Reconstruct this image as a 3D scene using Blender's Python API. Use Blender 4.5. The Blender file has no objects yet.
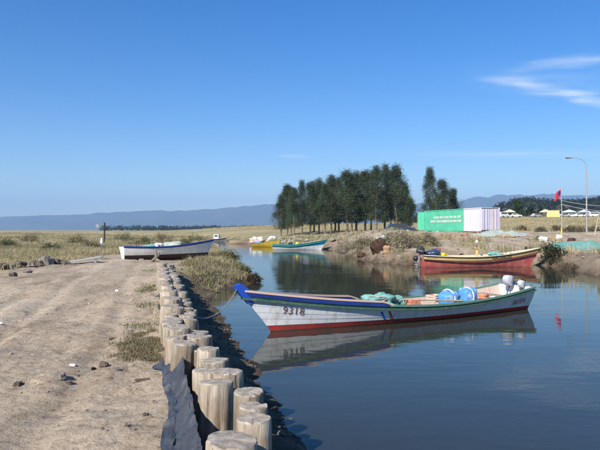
import bpy, math, random
import numpy as np
from mathutils import Vector, Matrix
from mathutils.bvhtree import BVHTree
random.seed(7); RNG = np.random.default_rng(7)
R = math.radians
scene = bpy.context.scene
COL = scene.collection

# ------------------------------------------------------------------ camera, sky, sun, exposure
EYE = 2.4
cam_d = bpy.data.cameras.new('camera'); cam = bpy.data.objects.new('camera', cam_d); COL.objects.link(cam)
cam_d.sensor_width = 36; cam_d.lens = 35; cam_d.clip_start = 0.05; cam_d.clip_end = 40000
cam.location = (0, 0, EYE); cam.rotation_euler = (R(90 + 0.49), 0, 0)
scene.camera = cam
SUN_EL, SUN_AZ = 37.0, 213.0        # azimuth clockwise from +Y (the view direction): behind the camera, to the left
sdir = Vector((math.sin(R(SUN_AZ)) * math.cos(R(SUN_EL)), math.cos(R(SUN_AZ)) * math.cos(R(SUN_EL)), math.sin(R(SUN_EL))))
sun_d = bpy.data.lights.new('sun', 'SUN'); sun = bpy.data.objects.new('sun', sun_d); COL.objects.link(sun)
sun_d.energy = 4.6; sun_d.angle = R(0.53); sun_d.color = (1.0, 0.95, 0.87)
sun.rotation_euler = sdir.to_track_quat('Z', 'Y').to_euler(); sun.location = sdir * 60
w = bpy.data.worlds.new('World'); scene.world = w; w.use_nodes = True
nt = w.node_tree; nt.nodes.clear()
def wn(t, **k):
    n = nt.nodes.new(t)
    for a, b in k.items(): setattr(n, a, b)
    return n
sky = wn('ShaderNodeTexSky', sky_type='NISHITA'); sky.sun_disc = False
sky.sun_elevation = R(SUN_EL); sky.sun_rotation = R(SUN_AZ); sky.altitude = 0
sky.air_density = 1.0; sky.dust_density = 0.1; sky.ozone_density = 3.0
bg = wn('ShaderNodeBackground'); bg.inputs['Strength'].default_value = 0.105
out = wn('ShaderNodeOutputWorld')
# thin cirrus on a high flat layer: direction / height gives a point on that layer
tc = wn('ShaderNodeTexCoord'); sep = wn('ShaderNodeSeparateXYZ'); nt.links.new(tc.outputs['Generated'], sep.inputs[0])
mz = wn('ShaderNodeMath', operation='MAXIMUM'); nt.links.new(sep.outputs['Z'], mz.inputs[0]); mz.inputs[1].default_value = 0.02
dx = wn('ShaderNodeMath', operation='DIVIDE'); nt.links.new(sep.outputs['X'], dx.inputs[0]); nt.links.new(mz.outputs[0], dx.inputs[1])
dy = wn('ShaderNodeMath', operation='DIVIDE'); nt.links.new(sep.outputs['Y'], dy.inputs[0]); nt.links.new(mz.outputs[0], dy.inputs[1])
cmb = wn('ShaderNodeCombineXYZ'); nt.links.new(dx.outputs[0], cmb.inputs[0]); nt.links.new(dy.outputs[0], cmb.inputs[1])
nz = wn('ShaderNodeTexNoise'); nz.inputs['Scale'].default_value = 2.2; nz.inputs['Detail'].default_value = 7; nz.inputs['Roughness'].default_value = .62
mp = wn('ShaderNodeMapping'); mp.inputs['Rotation'].default_value = (0, 0, R(-32)); mp.inputs['Scale'].default_value = (.6, 1.7, 1)
nt.links.new(cmb.outputs[0], mp.inputs[0]); nt.links.new(mp.outputs[0], nz.inputs['Vector'])
wz = wn('ShaderNodeTexNoise'); wz.inputs['Scale'].default_value = 1.6; wz.inputs['Detail'].default_value = 4
nt.links.new(cmb.outputs[0], wz.inputs['Vector'])
wsub = wn('ShaderNodeVectorMath', operation='SUBTRACT'); nt.links.new(wz.outputs['Color'], wsub.inputs[0]); wsub.inputs[1].default_value = (.5, .5, .5)
wsc = wn('ShaderNodeVectorMath', operation='SCALE'); nt.links.new(wsub.outputs[0], wsc.inputs[0]); wsc.inputs['Scale'].default_value = .5
wadd = wn('ShaderNodeVectorMath', operation='ADD'); nt.links.new(cmb.outputs[0], wadd.inputs[0]); nt.links.new(wsc.outputs[0], wadd.inputs[1])
total = None
for (cx, cy, ang, la, lb, amp) in ((2.05, 4.36, 33, .95, .15, .95), (1.62, 3.50, -42, .42, .14, .5), (2.7, 7.7, 3, 1.5, .42, .4), (-.04, 7.9, 0, .28, .3, .32),
                                   (1.75, 4.0, 30, .8, .36, .16), (-3.4, -4.4, 30, 1.3, .3, .6), (5.2, 1.2, 20, 1.4, .3, .5), (-6.0, 3.0, 35, 1.2, .25, .35)):
    m = wn('ShaderNodeMapping', vector_type='TEXTURE')
    m.inputs['Location'].default_value = (cx, cy, 0); m.inputs['Rotation'].default_value = (0, 0, R(ang)); m.inputs['Scale'].default_value = (la, lb, 1)
    nt.links.new(wadd.outputs[0], m.inputs[0])
    ln = wn('ShaderNodeVectorMath', operation='LENGTH'); nt.links.new(m.outputs[0], ln.inputs[0])
    mr = wn('ShaderNodeMapRange', interpolation_type='SMOOTHSTEP'); nt.links.new(ln.outputs['Value'], mr.inputs['Value'])
    mr.inputs['From Min'].default_value = 1.35; mr.inputs['From Max'].default_value = 0.0; mr.inputs['To Max'].default_value = amp
    if total is None: total = mr.outputs[0]
    else:
        ad = wn('ShaderNodeMath', operation='ADD'); nt.links.new(total, ad.inputs[0]); nt.links.new(mr.outputs[0], ad.inputs[1]); total = ad.outputs[0]
nr = wn('ShaderNodeMapRange'); nt.links.new(nz.outputs['Fac'], nr.inputs['Value']); nr.inputs['From Min'].default_value = .3; nr.inputs['From Max'].default_value = .68
cm = wn('ShaderNodeMath', operation='MULTIPLY', use_clamp=True); nt.links.new(total, cm.inputs[0]); nt.links.new(nr.outputs[0], cm.inputs[1])
mix = wn('ShaderNodeMix', data_type='RGBA'); nt.links.new(cm.outputs[0], mix.inputs['Factor'])
hsv = wn('ShaderNodeHueSaturation'); hsv.inputs['Saturation'].default_value = 1.45; hsv.inputs['Hue'].default_value = .511; hsv.inputs['Value'].default_value = .85
nt.links.new(sky.outputs[0], hsv.inputs['Color'])
nt.links.new(hsv.outputs[0], mix.inputs['A']); mix.inputs['B'].default_value = (6.2, 6.6, 7.2, 1)
nt.links.new(mix.outputs['Result'], bg.inputs['Color']); nt.links.new(bg.outputs[0], out.inputs['Surface'])
vs = scene.view_settings; vs.view_transform = 'Standard'; vs.look = 'None'; vs.gamma = 1; vs.exposure = 0.76; vs.use_curve_mapping = False
scene.render.engine = 'CYCLES'
cy = scene.cycles; cy.use_denoising = True; cy.max_bounces = 7; cy.transparent_max_bounces = 12; cy.volume_bounces = 0
cy.caustics_reflective = False; cy.caustics_refractive = False

# ------------------------------------------------------------------ helpers
def mesh_np(name, verts, quads=None, tris=None, mats=(), parent=None, smooth=False, col=None, midx=None):
    me = bpy.data.meshes.new(name)
    verts = np.asarray(verts, np.float32); me.vertices.add(len(verts)); me.vertices.foreach_set('co', verts.ravel())
    ls, lt = [], []
    if quads is not None and len(quads): ls.append(np.asarray(quads, np.int32).ravel()); lt.append(np.full(len(quads), 4, np.int32))
    if tris is not None and len(tris): ls.append(np.asarray(tris, np.int32).ravel()); lt.append(np.full(len(tris), 3, np.int32))
    li = np.concatenate(ls); tot = np.concatenate(lt)
    me.loops.add(len(li)); me.loops.foreach_set('vertex_index', li)
    me.polygons.add(len(tot)); st = np.zeros(len(tot), np.int32); st[1:] = np.cumsum(tot)[:-1]
    me.polygons.foreach_set('loop_start', st); me.polygons.foreach_set('loop_total', tot)
    if midx is not None: me.polygons.foreach_set('material_index', np.asarray(midx, np.int32))
    me.polygons.foreach_set('use_smooth', np.full(len(tot), smooth, bool))
    if col is not None:
        a = me.color_attributes.new('tint', 'FLOAT_COLOR', 'POINT')
        c = np.ones((len(verts), 4), np.float32); c[:, :col.shape[1]] = col; a.data.foreach_set('color', c.ravel())
    me.update(); me.validate()
    for m in mats: me.materials.append(m)
    return link(name, me, parent)
def link(name, me, parent=None):
    o = bpy.data.objects.new(name, me); COL.objects.link(o)
    if parent is not None: o.parent = parent
    return o
def tag(o, label=None, cat=None, group=None, kind=None):
    if label: o['label'] = label
    if cat: o['category'] = cat
    if group: o['group'] = group
    if kind: o['kind'] = kind
    return o
def empty(name, loc, rz=0, label=None, cat=None, group=None):
    o = bpy.data.objects.new(name, None); COL.objects.link(o); o.location = loc; o.rotation_euler = (0, 0, rz); o.empty_display_size = .2
    return tag(o, label, cat, group)
ORD = ['first', 'second', 'third', 'fourth', 'fifth', 'sixth', 'seventh', 'eighth', 'ninth', 'tenth', 'eleventh', 'twelfth', 'thirteenth', 'fourteenth',
       'fifteenth', 'sixteenth', 'seventeenth', 'eighteenth', 'nineteenth', 'twentieth']

def _h(xi, yi, s):
    h = (xi * 374761393 + yi * 668265263 + s * 1274126177) & 0xffffffff
    h = ((h ^ (h >> 13)) * 1274126177) & 0xffffffff
    h = (h ^ (h >> 16)) & 0xffff
    return h / 65535.0
def vnoise(x, y, s=0):
    x = np.asarray(x, float); y = np.asarray(y, float)
    xi = np.floor(x).astype(np.int64); yi = np.floor(y).astype(np.int64); fx = x - xi; fy = y - yi
    fx = fx * fx * (3 - 2 * fx); fy = fy * fy * (3 - 2 * fy)
    a = _h(xi, yi, s); b = _h(xi + 1, yi, s); c = _h(xi, yi + 1, s); d = _h(xi + 1, yi + 1, s)
    return (a + (b - a) * fx) * (1 - fy) + (c + (d - c) * fx) * fy - .5
def fbm(x, y, s=0, o=4):
    t = 0; amp = 1.0
    for i in range(o): t = t + amp * vnoise(x * 2 ** i + 17.3 * i, y * 2 ** i + 9.1 * i, s + i); amp *= .5
    return t
def sst(e0, e1, v):
    t = np.clip((np.asarray(v, float) - e0) / (e1 - e0), 0, 1); return t * t * (3 - 2 * t)
def seg_dist(px, py, poly, closed):
    P = np.asarray(poly, float); n = len(P) if closed else len(P) - 1
    d2 = np.full(px.shape, 1e18)
    for i in range(n):
        a = P[i]; b = P[(i + 1) % len(P)]; ab = b - a
        t = np.clip(((px - a[0]) * ab[0] + (py - a[1]) * ab[1]) / (ab @ ab), 0, 1)
        d2 = np.minimum(d2, (px - a[0] - t * ab[0]) ** 2 + (py - a[1] - t * ab[1]) ** 2)
    return np.sqrt(d2)
def inside(px, py, poly):
    P = np.asarray(poly, float); r = np.zeros(px.shape, bool)
    for i in range(len(P)):
        a = P[i]; b = P[(i + 1) % len(P)]
        if a[1] == b[1]: continue
        c = (a[1] > py) != (b[1] > py)
        r ^= c & (px < (b[0] - a[0]) * (py - a[1]) / (b[1] - a[1]) + a[0])
    return r
def sdist(px, py, poly):
    d = seg_dist(px, py, poly, True); return np.where(inside(px, py, poly), -d, d)

class MB:                                   # collects simple solids into one mesh
    def __init__(s): s.v = []; s.f = []; s.m = []; s.sm = []
    def add(s, vs, fs, mi=0, smooth=False):
        o = len(s.v); s.v += [tuple(p) for p in vs]; s.f += [tuple(i + o for i in f) for f in fs]; s.m += [mi] * len(fs); s.sm += [smooth] * len(fs)
    def box(s, c, d, rot=None, mi=0, bev=0.0):
        hx, hy, hz = d[0] / 2, d[1] / 2, d[2] / 2; b = min(bev, hx * .9, hy * .9, hz * .9)
        M = rot if rot is not None else Matrix.Identity(3); c = Vector(c)
        if b <= 0:
            vs = [Vector((sx * hx, sy * hy, sz * hz)) for sz in (-1, 1) for sy in (-1, 1) for sx in (-1, 1)]
            fs = [(0, 2, 3, 1), (4, 5, 7, 6), (0, 1, 5, 4), (2, 6, 7, 3), (0, 4, 6, 2), (1, 3, 7, 5)]
        else:
            def ring(z, ins):
                x, y = hx - ins, hy - ins; q = b if ins == 0 else b * .6
                return [Vector(p) for p in ((x - q, -y, z), (x, -y + q, z), (x, y - q, z), (x - q, y, z), (-x + q, y, z), (-x, y - q, z), (-x, -y + q, z), (-x + q, -y, z))]
            vs = ring(-hz, b) + ring(-hz + b, 0) + ring(hz - b, 0) + ring(hz, b); fs = []
            for k in range(3):
                for i in range(8): j = (i + 1) % 8; fs.append((k * 8 + i, k * 8 + j, k * 8 + 8 + j, k * 8 + 8 + i))
            fs.append(tuple(range(7, -1, -1))); fs.append(tuple(range(24, 32)))
        s.add([c + M @ v for v in vs], fs, mi)
    def tube(s, pts, rad, seg=8, mi=0, caps=True, smooth=True):
        pts = [Vector(p) for p in pts]; n = len(pts); rad = rad if isinstance(rad, (list, tuple)) else [rad] * n
        vs = []; up = None
        for i, p in enumerate(pts):
            t = (pts[min(i + 1, n - 1)] - pts[max(i - 1, 0)]).normalized()
            if up is None: up = t.orthogonal().normalized()
            up = (up - t * up.dot(t)).normalized(); sd = t.cross(up)
            for k in range(seg):
                a = 2 * math.pi * k / seg; vs.append(p + (up * math.cos(a) + sd * math.sin(a)) * rad[i])
        fs = [(i * seg + k, i * seg + (k + 1) % seg, (i + 1) * seg + (k + 1) % seg, (i + 1) * seg + k) for i in range(n - 1) for k in range(seg)]
        s.add(vs, fs, mi, smooth)
        if caps:
            s.add(vs[:seg], [tuple(range(seg - 1, -1, -1))], mi); s.add(vs[-seg:], [tuple(range(seg))], mi)
    def blob(s, c, r, seed=0, amp=.15, nu=12, nv=8, mi=0, flat=None, rot=None, power=1.0, rough=0.0):
        c = Vector(c); M = rot if rot is not None else Matrix.Identity(3); rr = random.Random(seed); ph = [rr.uniform(0, 6.28) for _ in range(8)]
        vs = []
        for j in range(nv + 1):
            th = math.pi * j / nv
            for i in range(nu):
                a = 2 * math.pi * i / nu
                x, y, z = math.sin(th) * math.cos(a), math.sin(th) * math.sin(a), math.cos(th)
                if power != 1: x, y, z = [math.copysign(abs(q) ** power, q) for q in (x, y, z)]
                k = 1 + amp * (math.sin(2.3 * x * 2 + ph[0]) + math.sin(3.1 * y * 2 + ph[1]) + math.sin(2.7 * z * 2 + ph[2]) + .7 * math.sin(6 * x + 5 * y + ph[3]) + .5 * math.sin(9 * y - 7 * z + ph[4])) * .5
                k += rough * (math.sin(13 * x + 9 * z + ph[5]) * math.sin(11 * y - 8 * x + ph[6]) + .6 * math.sin(23 * z + 19 * y + ph[7]) * math.sin(27 * x + ph[1]))
                p = Vector((x * r[0] * k, y * r[1] * k, z * r[2] * k))
                if flat is not None: p.z = max(p.z, flat)
                vs.append(c + M @ p)
        fs = [(j * nu + i, (j + 1) * nu + i, (j + 1) * nu + (i + 1) % nu, j * nu + (i + 1) % nu) for j in range(nv) for i in range(nu)]
        s.add(vs, fs, mi, True)
    def prism(s, outline, y0, y1, mi=0):      # outline in (x, z), extruded along y
        n = len(outline); vs = [(x, y0, z) for x, z in outline] + [(x, y1, z) for x, z in outline]
        fs = [(i, i + n, (i + 1) % n + n, (i + 1) % n) for i in range(n)] + [tuple(range(n)), tuple(range(2 * n - 1, n - 1, -1))]
        s.add(vs, fs, mi)
    def build(s, name, mats, parent=None, smooth=None):
        me = bpy.data.meshes.new(name); me.from_pydata(s.v, [], s.f); mats = mats if isinstance(mats, (list, tuple)) else [mats]
        for m in mats: me.materials.append(m)
        me.polygons.foreach_set('material_index', s.m); me.polygons.foreach_set('use_smooth', s.sm if smooth is None else [smooth] * len(s.f))
        me.update(); me.validate()
        return link(name, me, parent)

# ------------------------------------------------------------------ materials
def mat(name, c1, c2=None, scale=4.0, rough=.7, bump=0.0, bscale=None, stretch=(1, 1, 1), spec=.4, c3=None, s3=1.0, lo=.35, hi=.65, metal=0.0, attr=False, coat=0.0, detail=5):
    m = bpy.data.materials.new(name); m.use_nodes = True; t = m.node_tree; b = t.nodes['Principled BSDF']
    b.inputs['Roughness'].default_value = rough; b.inputs['Specular IOR Level'].default_value = spec; b.inputs['Metallic'].default_value = metal
    if coat: b.inputs['Coat Weight'].default_value = coat; b.inputs['Coat Roughness'].default_value = .15
    def N(ty, **k):
        n = t.nodes.new(ty)
        for a, v in k.items(): setattr(n, a, v)
        return n
    tcn = N('ShaderNodeTexCoord'); mpn = N('ShaderNodeMapping'); mpn.inputs['Scale'].default_value = stretch; t.links.new(tcn.outputs['Object'], mpn.inputs[0])
    def noise(sc, d=detail):
        n = N('ShaderNodeTexNoise'); n.inputs['Scale'].default_value = sc; n.inputs['Detail'].default_value = d; n.inputs['Roughness'].default_value = .6
        t.links.new(mpn.outputs[0], n.inputs['Vector']); return n
    col = None
    if c2 is None: c2 = tuple(x * .8 for x in c1)
    n1 = noise(scale); mr = N('ShaderNodeMapRange'); t.links.new(n1.outputs['Fac'], mr.inputs['Value']); mr.inputs['From Min'].default_value = lo; mr.inputs['From Max'].default_value = hi
    mx = N('ShaderNodeMix', data_type='RGBA'); t.links.new(mr.outputs[0], mx.inputs['Factor']); mx.inputs['A'].default_value = (*c1, 1); mx.inputs['B'].default_value = (*c2, 1)
    col = mx.outputs['Result']
    if c3 is not None:
        n3 = noise(s3); m3 = N('ShaderNodeMapRange'); t.links.new(n3.outputs['Fac'], m3.inputs['Value']); m3.inputs['From Min'].default_value = .52; m3.inputs['From Max'].default_value = .68
        x3 = N('ShaderNodeMix', data_type='RGBA'); t.links.new(m3.outputs[0], x3.inputs['Factor']); t.links.new(col, x3.inputs['A']); x3.inputs['B'].default_value = (*c3, 1); col = x3.outputs['Result']
    if attr:
        at = N('ShaderNodeVertexColor', layer_name='tint'); mm = N('ShaderNodeMix', data_type='RGBA', blend_type='MULTIPLY'); mm.inputs['Factor'].default_value = 1
        t.links.new(col, mm.inputs['A']); t.links.new(at.outputs['Color'], mm.inputs['B']); col = mm.outputs['Result']
    t.links.new(col, b.inputs['Base Color'])
    if bump:
        nb = noise(bscale or scale * 3, 6); bp = N('ShaderNodeBump'); bp.inputs['Strength'].default_value = bump; bp.inputs['Distance'].default_value = .02
        t.links.new(nb.outputs['Fac'], bp.inputs['Height']); t.links.new(bp.outputs[0], b.inputs['Normal'])
    return m
def leaf_mat(name, tr=.35):
    m = bpy.data.materials.new(name); m.use_nodes = True; t = m.node_tree; b = t.nodes['Principled BSDF']; o = t.nodes['Material Output']
    b.inputs['Roughness'].default_value = .65; b.inputs['Specular IOR Level'].default_value = .25
    at = t.nodes.new('ShaderNodeVertexColor'); at.layer_name = 'tint'; t.links.new(at.outputs['Color'], b.inputs['Base Color'])
    tl = t.nodes.new('ShaderNodeBsdfTranslucent'); t.links.new(at.outputs['Color'], tl.inputs['Color'])
    ms = t.nodes.new('ShaderNodeMixShader'); ms.inputs[0].default_value = tr; t.links.new(b.outputs[0], ms.inputs[1]); t.links.new(tl.outputs[0], ms.inputs[2]); t.links.new(ms.outputs[0], o.inputs['Surface'])
    return m
M = {}
M['leaf'] = leaf_mat('foliage', .45); M['grass'] = leaf_mat('grass_blade', .3)
M['trunk'] = mat('tree_trunk', (.13, .10, .075), (.24, .20, .16), 3, .85, .4, stretch=(1, 1, .3))
M['rock'] = mat('rock', (.24, .21, .18), (.13, .11, .09), 3, .9, .6, c3=(.33, .29, .24), s3=2)
M['darkrock'] = mat('dark_clod', (.08, .06, .045), (.14, .105, .08), 5, .95, .6)
M['rust'] = mat('rust', (.09, .035, .02), (.035, .02, .016), 3, .85, .5)
M['ochre'] = mat('ochre_stone', (.38, .24, .13), (.28, .17, .1), 3, .9, .4)
M['net_teal'] = mat('teal_net', (.20, .42, .36), (.10, .27, .23), 7, .8, .8, 30)
M['net_pale'] = mat('pale_net', (.34, .46, .38), (.42, .40, .32), 5, .85, .8, 30)
M['white'] = mat('white_paint', (.78, .78, .76), (.66, .65, .62), 2.2, .45, .08, c3=(.55, .52, .47), s3=5)
M['whitewear'] = mat('worn_white_paint', (.80, .80, .80), (.71, .71, .72), 1.6, .5, .1, c3=(.58, .55, .51), s3=3.0, stretch=(2.2, 1, .7))
M['slime'] = mat('waterline_slime', (.06, .055, .035), (.10, .04, .03), 3, .6, .2)
M['red'] = mat('red_bottom_paint', (.42, .045, .035), (.28, .03, .03), 2, .55, .1, c3=(.22, .05, .05), s3=4)
M['pinkred'] = mat('faded_red_paint', (.58, .16, .12), (.46, .09, .08), 1.2, .55, .1, c3=(.55, .26, .21), s3=3)
M['navy'] = mat('navy_paint', (.015, .035, .16), (.02, .05, .24), 2, .45, .08)
M['blue'] = mat('bright_blue_paint', (.02, .10, .55), (.03, .08, .40), 3, .45, .05)
M['green'] = mat('dark_green_paint', (.035, .10, .065), (.06, .12, .085), 2.5, .55, .1, c3=(.14, .17, .14), s3=6)
M['mint'] = mat('worn_green_paint', (.09, .22, .15), (.14, .25, .19), 3, .6, .1)
M['tan'] = mat('salmon_paint', (.62, .40, .30), (.55, .45, .38), 2.5, .6, .1)
M['deck'] = mat('boat_boards', (.34, .27, .19), (.22, .18, .13), 3, .75, .3, stretch=(.4, 4, 4))
M['yellow'] = mat('yellow_paint', (.72, .46, .13), (.62, .44, .20), 2, .5, .05)
M['ochreyellow'] = mat('yellow_hull_paint', (.55, .36, .03), (.42, .27, .03), 2, .5, .05)
M['cream'] = mat('cream_paint', (.72, .62, .42), (.62, .54, .38), 3, .5)
M['teal'] = mat('teal_paint', (.02, .27, .38), (.03, .20, .34), 2, .45, .05)
M['seagreen'] = mat('sea_green_paint', (.05, .28, .20), (.04, .20, .15), 2, .5)
M['black'] = mat('black_plastic', (.02, .02, .024), (.035, .035, .04), 5, .5)
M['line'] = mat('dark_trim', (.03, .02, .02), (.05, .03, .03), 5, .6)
M['silver'] = mat('outboard_cowl', (.52, .53, .56), (.44, .45, .48), 3, .35, coat=.3)
M['grey'] = mat('grey_metal', (.32, .33, .34), (.24, .25, .26), 4, .5, metal=.3)
M['maroon'] = mat('maroon_lettering', (.13, .05, .06), (.22, .12, .13), 16, .6)
M['pinkletter'] = mat('red_lettering', (.60, .20, .18), (.68, .32, .28), 12, .6)
M['bluesack'] = mat('blue_plastic', (.09, .30, .58), (.06, .20, .44), 5, .5, .8, 7, c3=(.45, .55, .66), s3=5)
M['orange'] = mat('orange_crate', (.62, .20, .10), (.55, .26, .17), 4, .6)
M['yelplastic'] = mat('yellow_plastic', (.80, .62, .02), (.70, .52, .02), 4, .5)
M['rope'] = mat('rope_fibre', (.45, .42, .36), (.30, .28, .24), 40, .9, .5, 90)
M['board'] = mat('weathered_board', (.36, .34, .31), (.25, .23, .21), 3, .85, .5, stretch=(.3, 3, 3))
M['cgreen'] = mat('container_green', (.09, .46, .28), (.07, .38, .24), 1.2, .5, .05)
M['cwhite'] = mat('container_white', (.62, .59, .65), (.55, .53, .58), 1.2, .5, .05)
M['lilac'] = mat('lilac_stripe', (.42, .34, .58), (.36, .30, .50), 2, .5)
M['steel'] = mat('galvanised', (.42, .42, .42), (.34, .34, .34), 4, .45, metal=.4)
M['glass'] = mat('dark_glass', (.03, .04, .05), (.02, .03, .035), 3, .08, spec=.8)
M['flagred'] = mat('flag_red', (.60, .03, .04), (.50, .02, .03), 3, .8)
M['flagblue'] = mat('flag_navy', (.02, .04, .20), (.015, .03, .15), 3, .8)
M['bamboo'] = mat('pale_pole', (.50, .44, .33), (.40, .34, .25), 6, .7)
M['tentyellow'] = mat('tent_yellow', (.60, .48, .16), (.52, .42, .15), 1, .8)
M['carred'] = mat('car_dark', (.03, .05, .10), (.03, .05, .10), 2, .3, coat=.5)
M['carwhite'] = mat('car_white', (.74, .74, .74), (.70, .70, .70), 2, .3, coat=.5)
M['cargrey'] = mat('car_silver', (.40, .41, .43), (.36, .37, .39), 2, .3, coat=.5)
M['tyre'] = mat('tyre_rubber', (.02, .02, .02), (.03, .03, .03), 6, .9)
M['tarp'] = mat('grey_blue_sheeting', (.062, .068, .08), (.036, .04, .05), 6, .5, .5, 18, spec=.4, c3=(.13, .12, .11), s3=4)
M['bag'] = mat('white_plastic', (.76, .76, .76), (.6, .6, .6), 6, .5, .4)

def wood_log():
    m = bpy.data.materials.new('weathered_log'); m.use_nodes = True; t = m.node_tree; b = t.nodes['Principled BSDF']; b.inputs['Roughness'].default_value = .85; b.inputs['Specular IOR Level'].default_value = .2
    N = t.nodes.new; L = t.links.new
    tc = N('ShaderNodeTexCoord'); oi = N('ShaderNodeObjectInfo')
    mp = N('ShaderNodeMapping'); mp.inputs['Scale'].default_value = (22, 22, 1.6); L(tc.outputs['Object'], mp.inputs[0])
    ad = N('ShaderNodeVectorMath'); ad.operation = 'ADD'; L(mp.outputs[0], ad.inputs[0]); sc = N('ShaderNodeMath'); sc.operation = 'MULTIPLY'; sc.inputs[1].default_value = 40; L(oi.outputs['Random'], sc.inputs[0]); L(sc.outputs[0], ad.inputs[1])
    n = N('ShaderNodeTexNoise'); n.inputs['Scale'].default_value = 1.0; n.inputs['Detail'].default_value = 6; n.inputs['Roughness'].default_value = .65; L(ad.outputs[0], n.inputs['Vector'])
    cr = N('ShaderNodeValToRGB'); e = cr.color_ramp.elements
    e[0].position = .34; e[0].color = (.05, .04, .03, 1); e[1].position = .41; e[1].color = (.30, .24, .175, 1)
    x = e.new(.52); x.color = (.43, .36, .275, 1); x = e.new(.7); x.color = (.55, .48, .39, 1); L(n.outputs['Fac'], cr.inputs[0])
    n2 = N('ShaderNodeTexNoise'); n2.inputs['Scale'].default_value = 5; n2.inputs['Detail'].default_value = 4; L(tc.outputs['Object'], n2.inputs['Vector'])
    mr = N('ShaderNodeMapRange'); mr.inputs['From Min'].default_value = .45; mr.inputs['From Max'].default_value = .7; L(n2.outputs['Fac'], mr.inputs['Value'])
    mx = N('ShaderNodeMix'); mx.data_type = 'RGBA'; mx.inputs['B'].default_value = (.30, .23, .16, 1); L(cr.outputs[0], mx.inputs['A']); L(mr.outputs[0], mx.inputs['Factor'])
    # each log a little lighter or darker
    hs = N('ShaderNodeHueSaturation'); vr = N('ShaderNodeMapRange'); vr.inputs['To Min'].default_value = .62; vr.inputs['To Max'].default_value = 1.15; L(oi.outputs['Random'], vr.inputs['Value']); L(vr.outputs[0], hs.inputs['Value'])
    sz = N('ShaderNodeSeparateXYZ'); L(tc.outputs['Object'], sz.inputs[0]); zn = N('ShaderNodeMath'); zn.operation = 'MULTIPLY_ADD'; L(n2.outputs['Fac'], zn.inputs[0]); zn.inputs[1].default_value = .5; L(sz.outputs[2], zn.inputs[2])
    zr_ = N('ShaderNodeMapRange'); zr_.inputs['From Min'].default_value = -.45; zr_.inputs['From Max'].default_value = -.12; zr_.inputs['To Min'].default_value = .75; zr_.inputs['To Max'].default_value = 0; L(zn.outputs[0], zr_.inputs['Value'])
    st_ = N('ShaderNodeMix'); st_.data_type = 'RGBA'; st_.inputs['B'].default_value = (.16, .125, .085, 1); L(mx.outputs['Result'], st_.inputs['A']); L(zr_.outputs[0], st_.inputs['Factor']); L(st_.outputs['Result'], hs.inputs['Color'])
    L(hs.outputs[0], b.inputs['Base Color'])
    bp = N('ShaderNodeBump'); bp.inputs['Strength'].default_value = 1.0; bp.inputs['Distance'].default_value = .02; L(n.outputs['Fac'], bp.inputs['Height']); L(bp.outputs[0], b.inputs['Normal'])
    return m
def wood_end():
    m = bpy.data.materials.new('sawn_log_end'); m.use_nodes = True; t = m.node_tree; b = t.nodes['Principled BSDF']; b.inputs['Roughness'].default_value = .9; b.inputs['Specular IOR Level'].default_value = .15
    N = t.nodes.new; L = t.links.new
    def math_(op, a, bb=None):
        q = N('ShaderNodeMath'); q.operation = op
        for i, v in enumerate((a, bb)):
            if v is None: continue
            if isinstance(v, (int, float)): q.inputs[i].default_value = v
            else: L(v, q.inputs[i])
        return q.outputs[0]
    tc = N('ShaderNodeTexCoord'); sp = N('ShaderNodeSeparateXYZ'); L(tc.outputs['Object'], sp.inputs[0])
    r = math_('SQRT', math_('ADD', math_('MULTIPLY', sp.outputs[0], sp.outputs[0]), math_('MULTIPLY', sp.outputs[1], sp.outputs[1])))
    nz = N('ShaderNodeTexNoise'); nz.inputs['Scale'].default_value = 9; nz.inputs['Detail'].default_value = 4; L(tc.outputs['Object'], nz.inputs['Vector'])
    rings = math_('SINE', math_('MULTIPLY', math_('ADD', r, math_('MULTIPLY', nz.outputs['Fac'], .03)), 520))
    ang = math_('ARCTAN2', sp.outputs[1], sp.outputs[0])
    cv = N('ShaderNodeCombineXYZ'); L(math_('MULTIPLY', ang, 5.0), cv.inputs[0]); L(math_('MULTIPLY', r, 9.0), cv.inputs[1])
    oi = N('ShaderNodeObjectInfo'); L(math_('MULTIPLY', oi.outputs['Random'], 50), cv.inputs[2])
    nc = N('ShaderNodeTexNoise'); nc.inputs['Scale'].default_value = 2.2; nc.inputs['Detail'].default_value = 3; L(cv.outputs[0], nc.inputs['Vector'])
    crk = N('ShaderNodeMapRange'); crk.inputs['From Min'].default_value = .30; crk.inputs['From Max'].default_value = .36; L(nc.outputs['Fac'], crk.inputs['Value'])
    n3 = N('ShaderNodeTexNoise'); n3.inputs['Scale'].default_value = 14; n3.inputs['Detail'].default_value = 6; L(tc.outputs['Object'], n3.inputs['Vector'])
    cr = N('ShaderNodeValToRGB'); e = cr.color_ramp.elements; e[0].position = .3; e[0].color = (.22, .175, .13, 1); e[1].position = .68; e[1].color = (.48, .42, .34, 1); L(n3.outputs['Fac'], cr.inputs[0])
    m1 = N('ShaderNodeMix'); m1.data_type = 'RGBA'; m1.blend_type = 'MULTIPLY'; m1.inputs['Factor'].default_value = .22; L(cr.outputs[0], m1.inputs['A'])
    g = N('ShaderNodeCombineColor'); rr = math_('ADD', math_('MULTIPLY', rings, .4), .6)
    for i in range(3): L(rr, g.inputs[i])
    L(g.outputs[0], m1.inputs['B'])
    m2 = N('ShaderNodeMix'); m2.data_type = 'RGBA'; m2.inputs['A'].default_value = (.13, .10, .075, 1); L(m1.outputs['Result'], m2.inputs['B']); L(crk.outputs[0], m2.inputs['Factor'])
    L(m2.outputs['Result'], b.inputs['Base Color'])
    bp = N('ShaderNodeBump'); bp.inputs['Strength'].default_value = .6; bp.inputs['Distance'].default_value = .01; L(math_('ADD', n3.outputs['Fac'], math_('MULTIPLY', crk.outputs[0], .4)), bp.inputs['Height']); L(bp.outputs[0], b.inputs['Normal'])
    return m
M['log'] = wood_log(); M['logend'] = wood_end()

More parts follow.
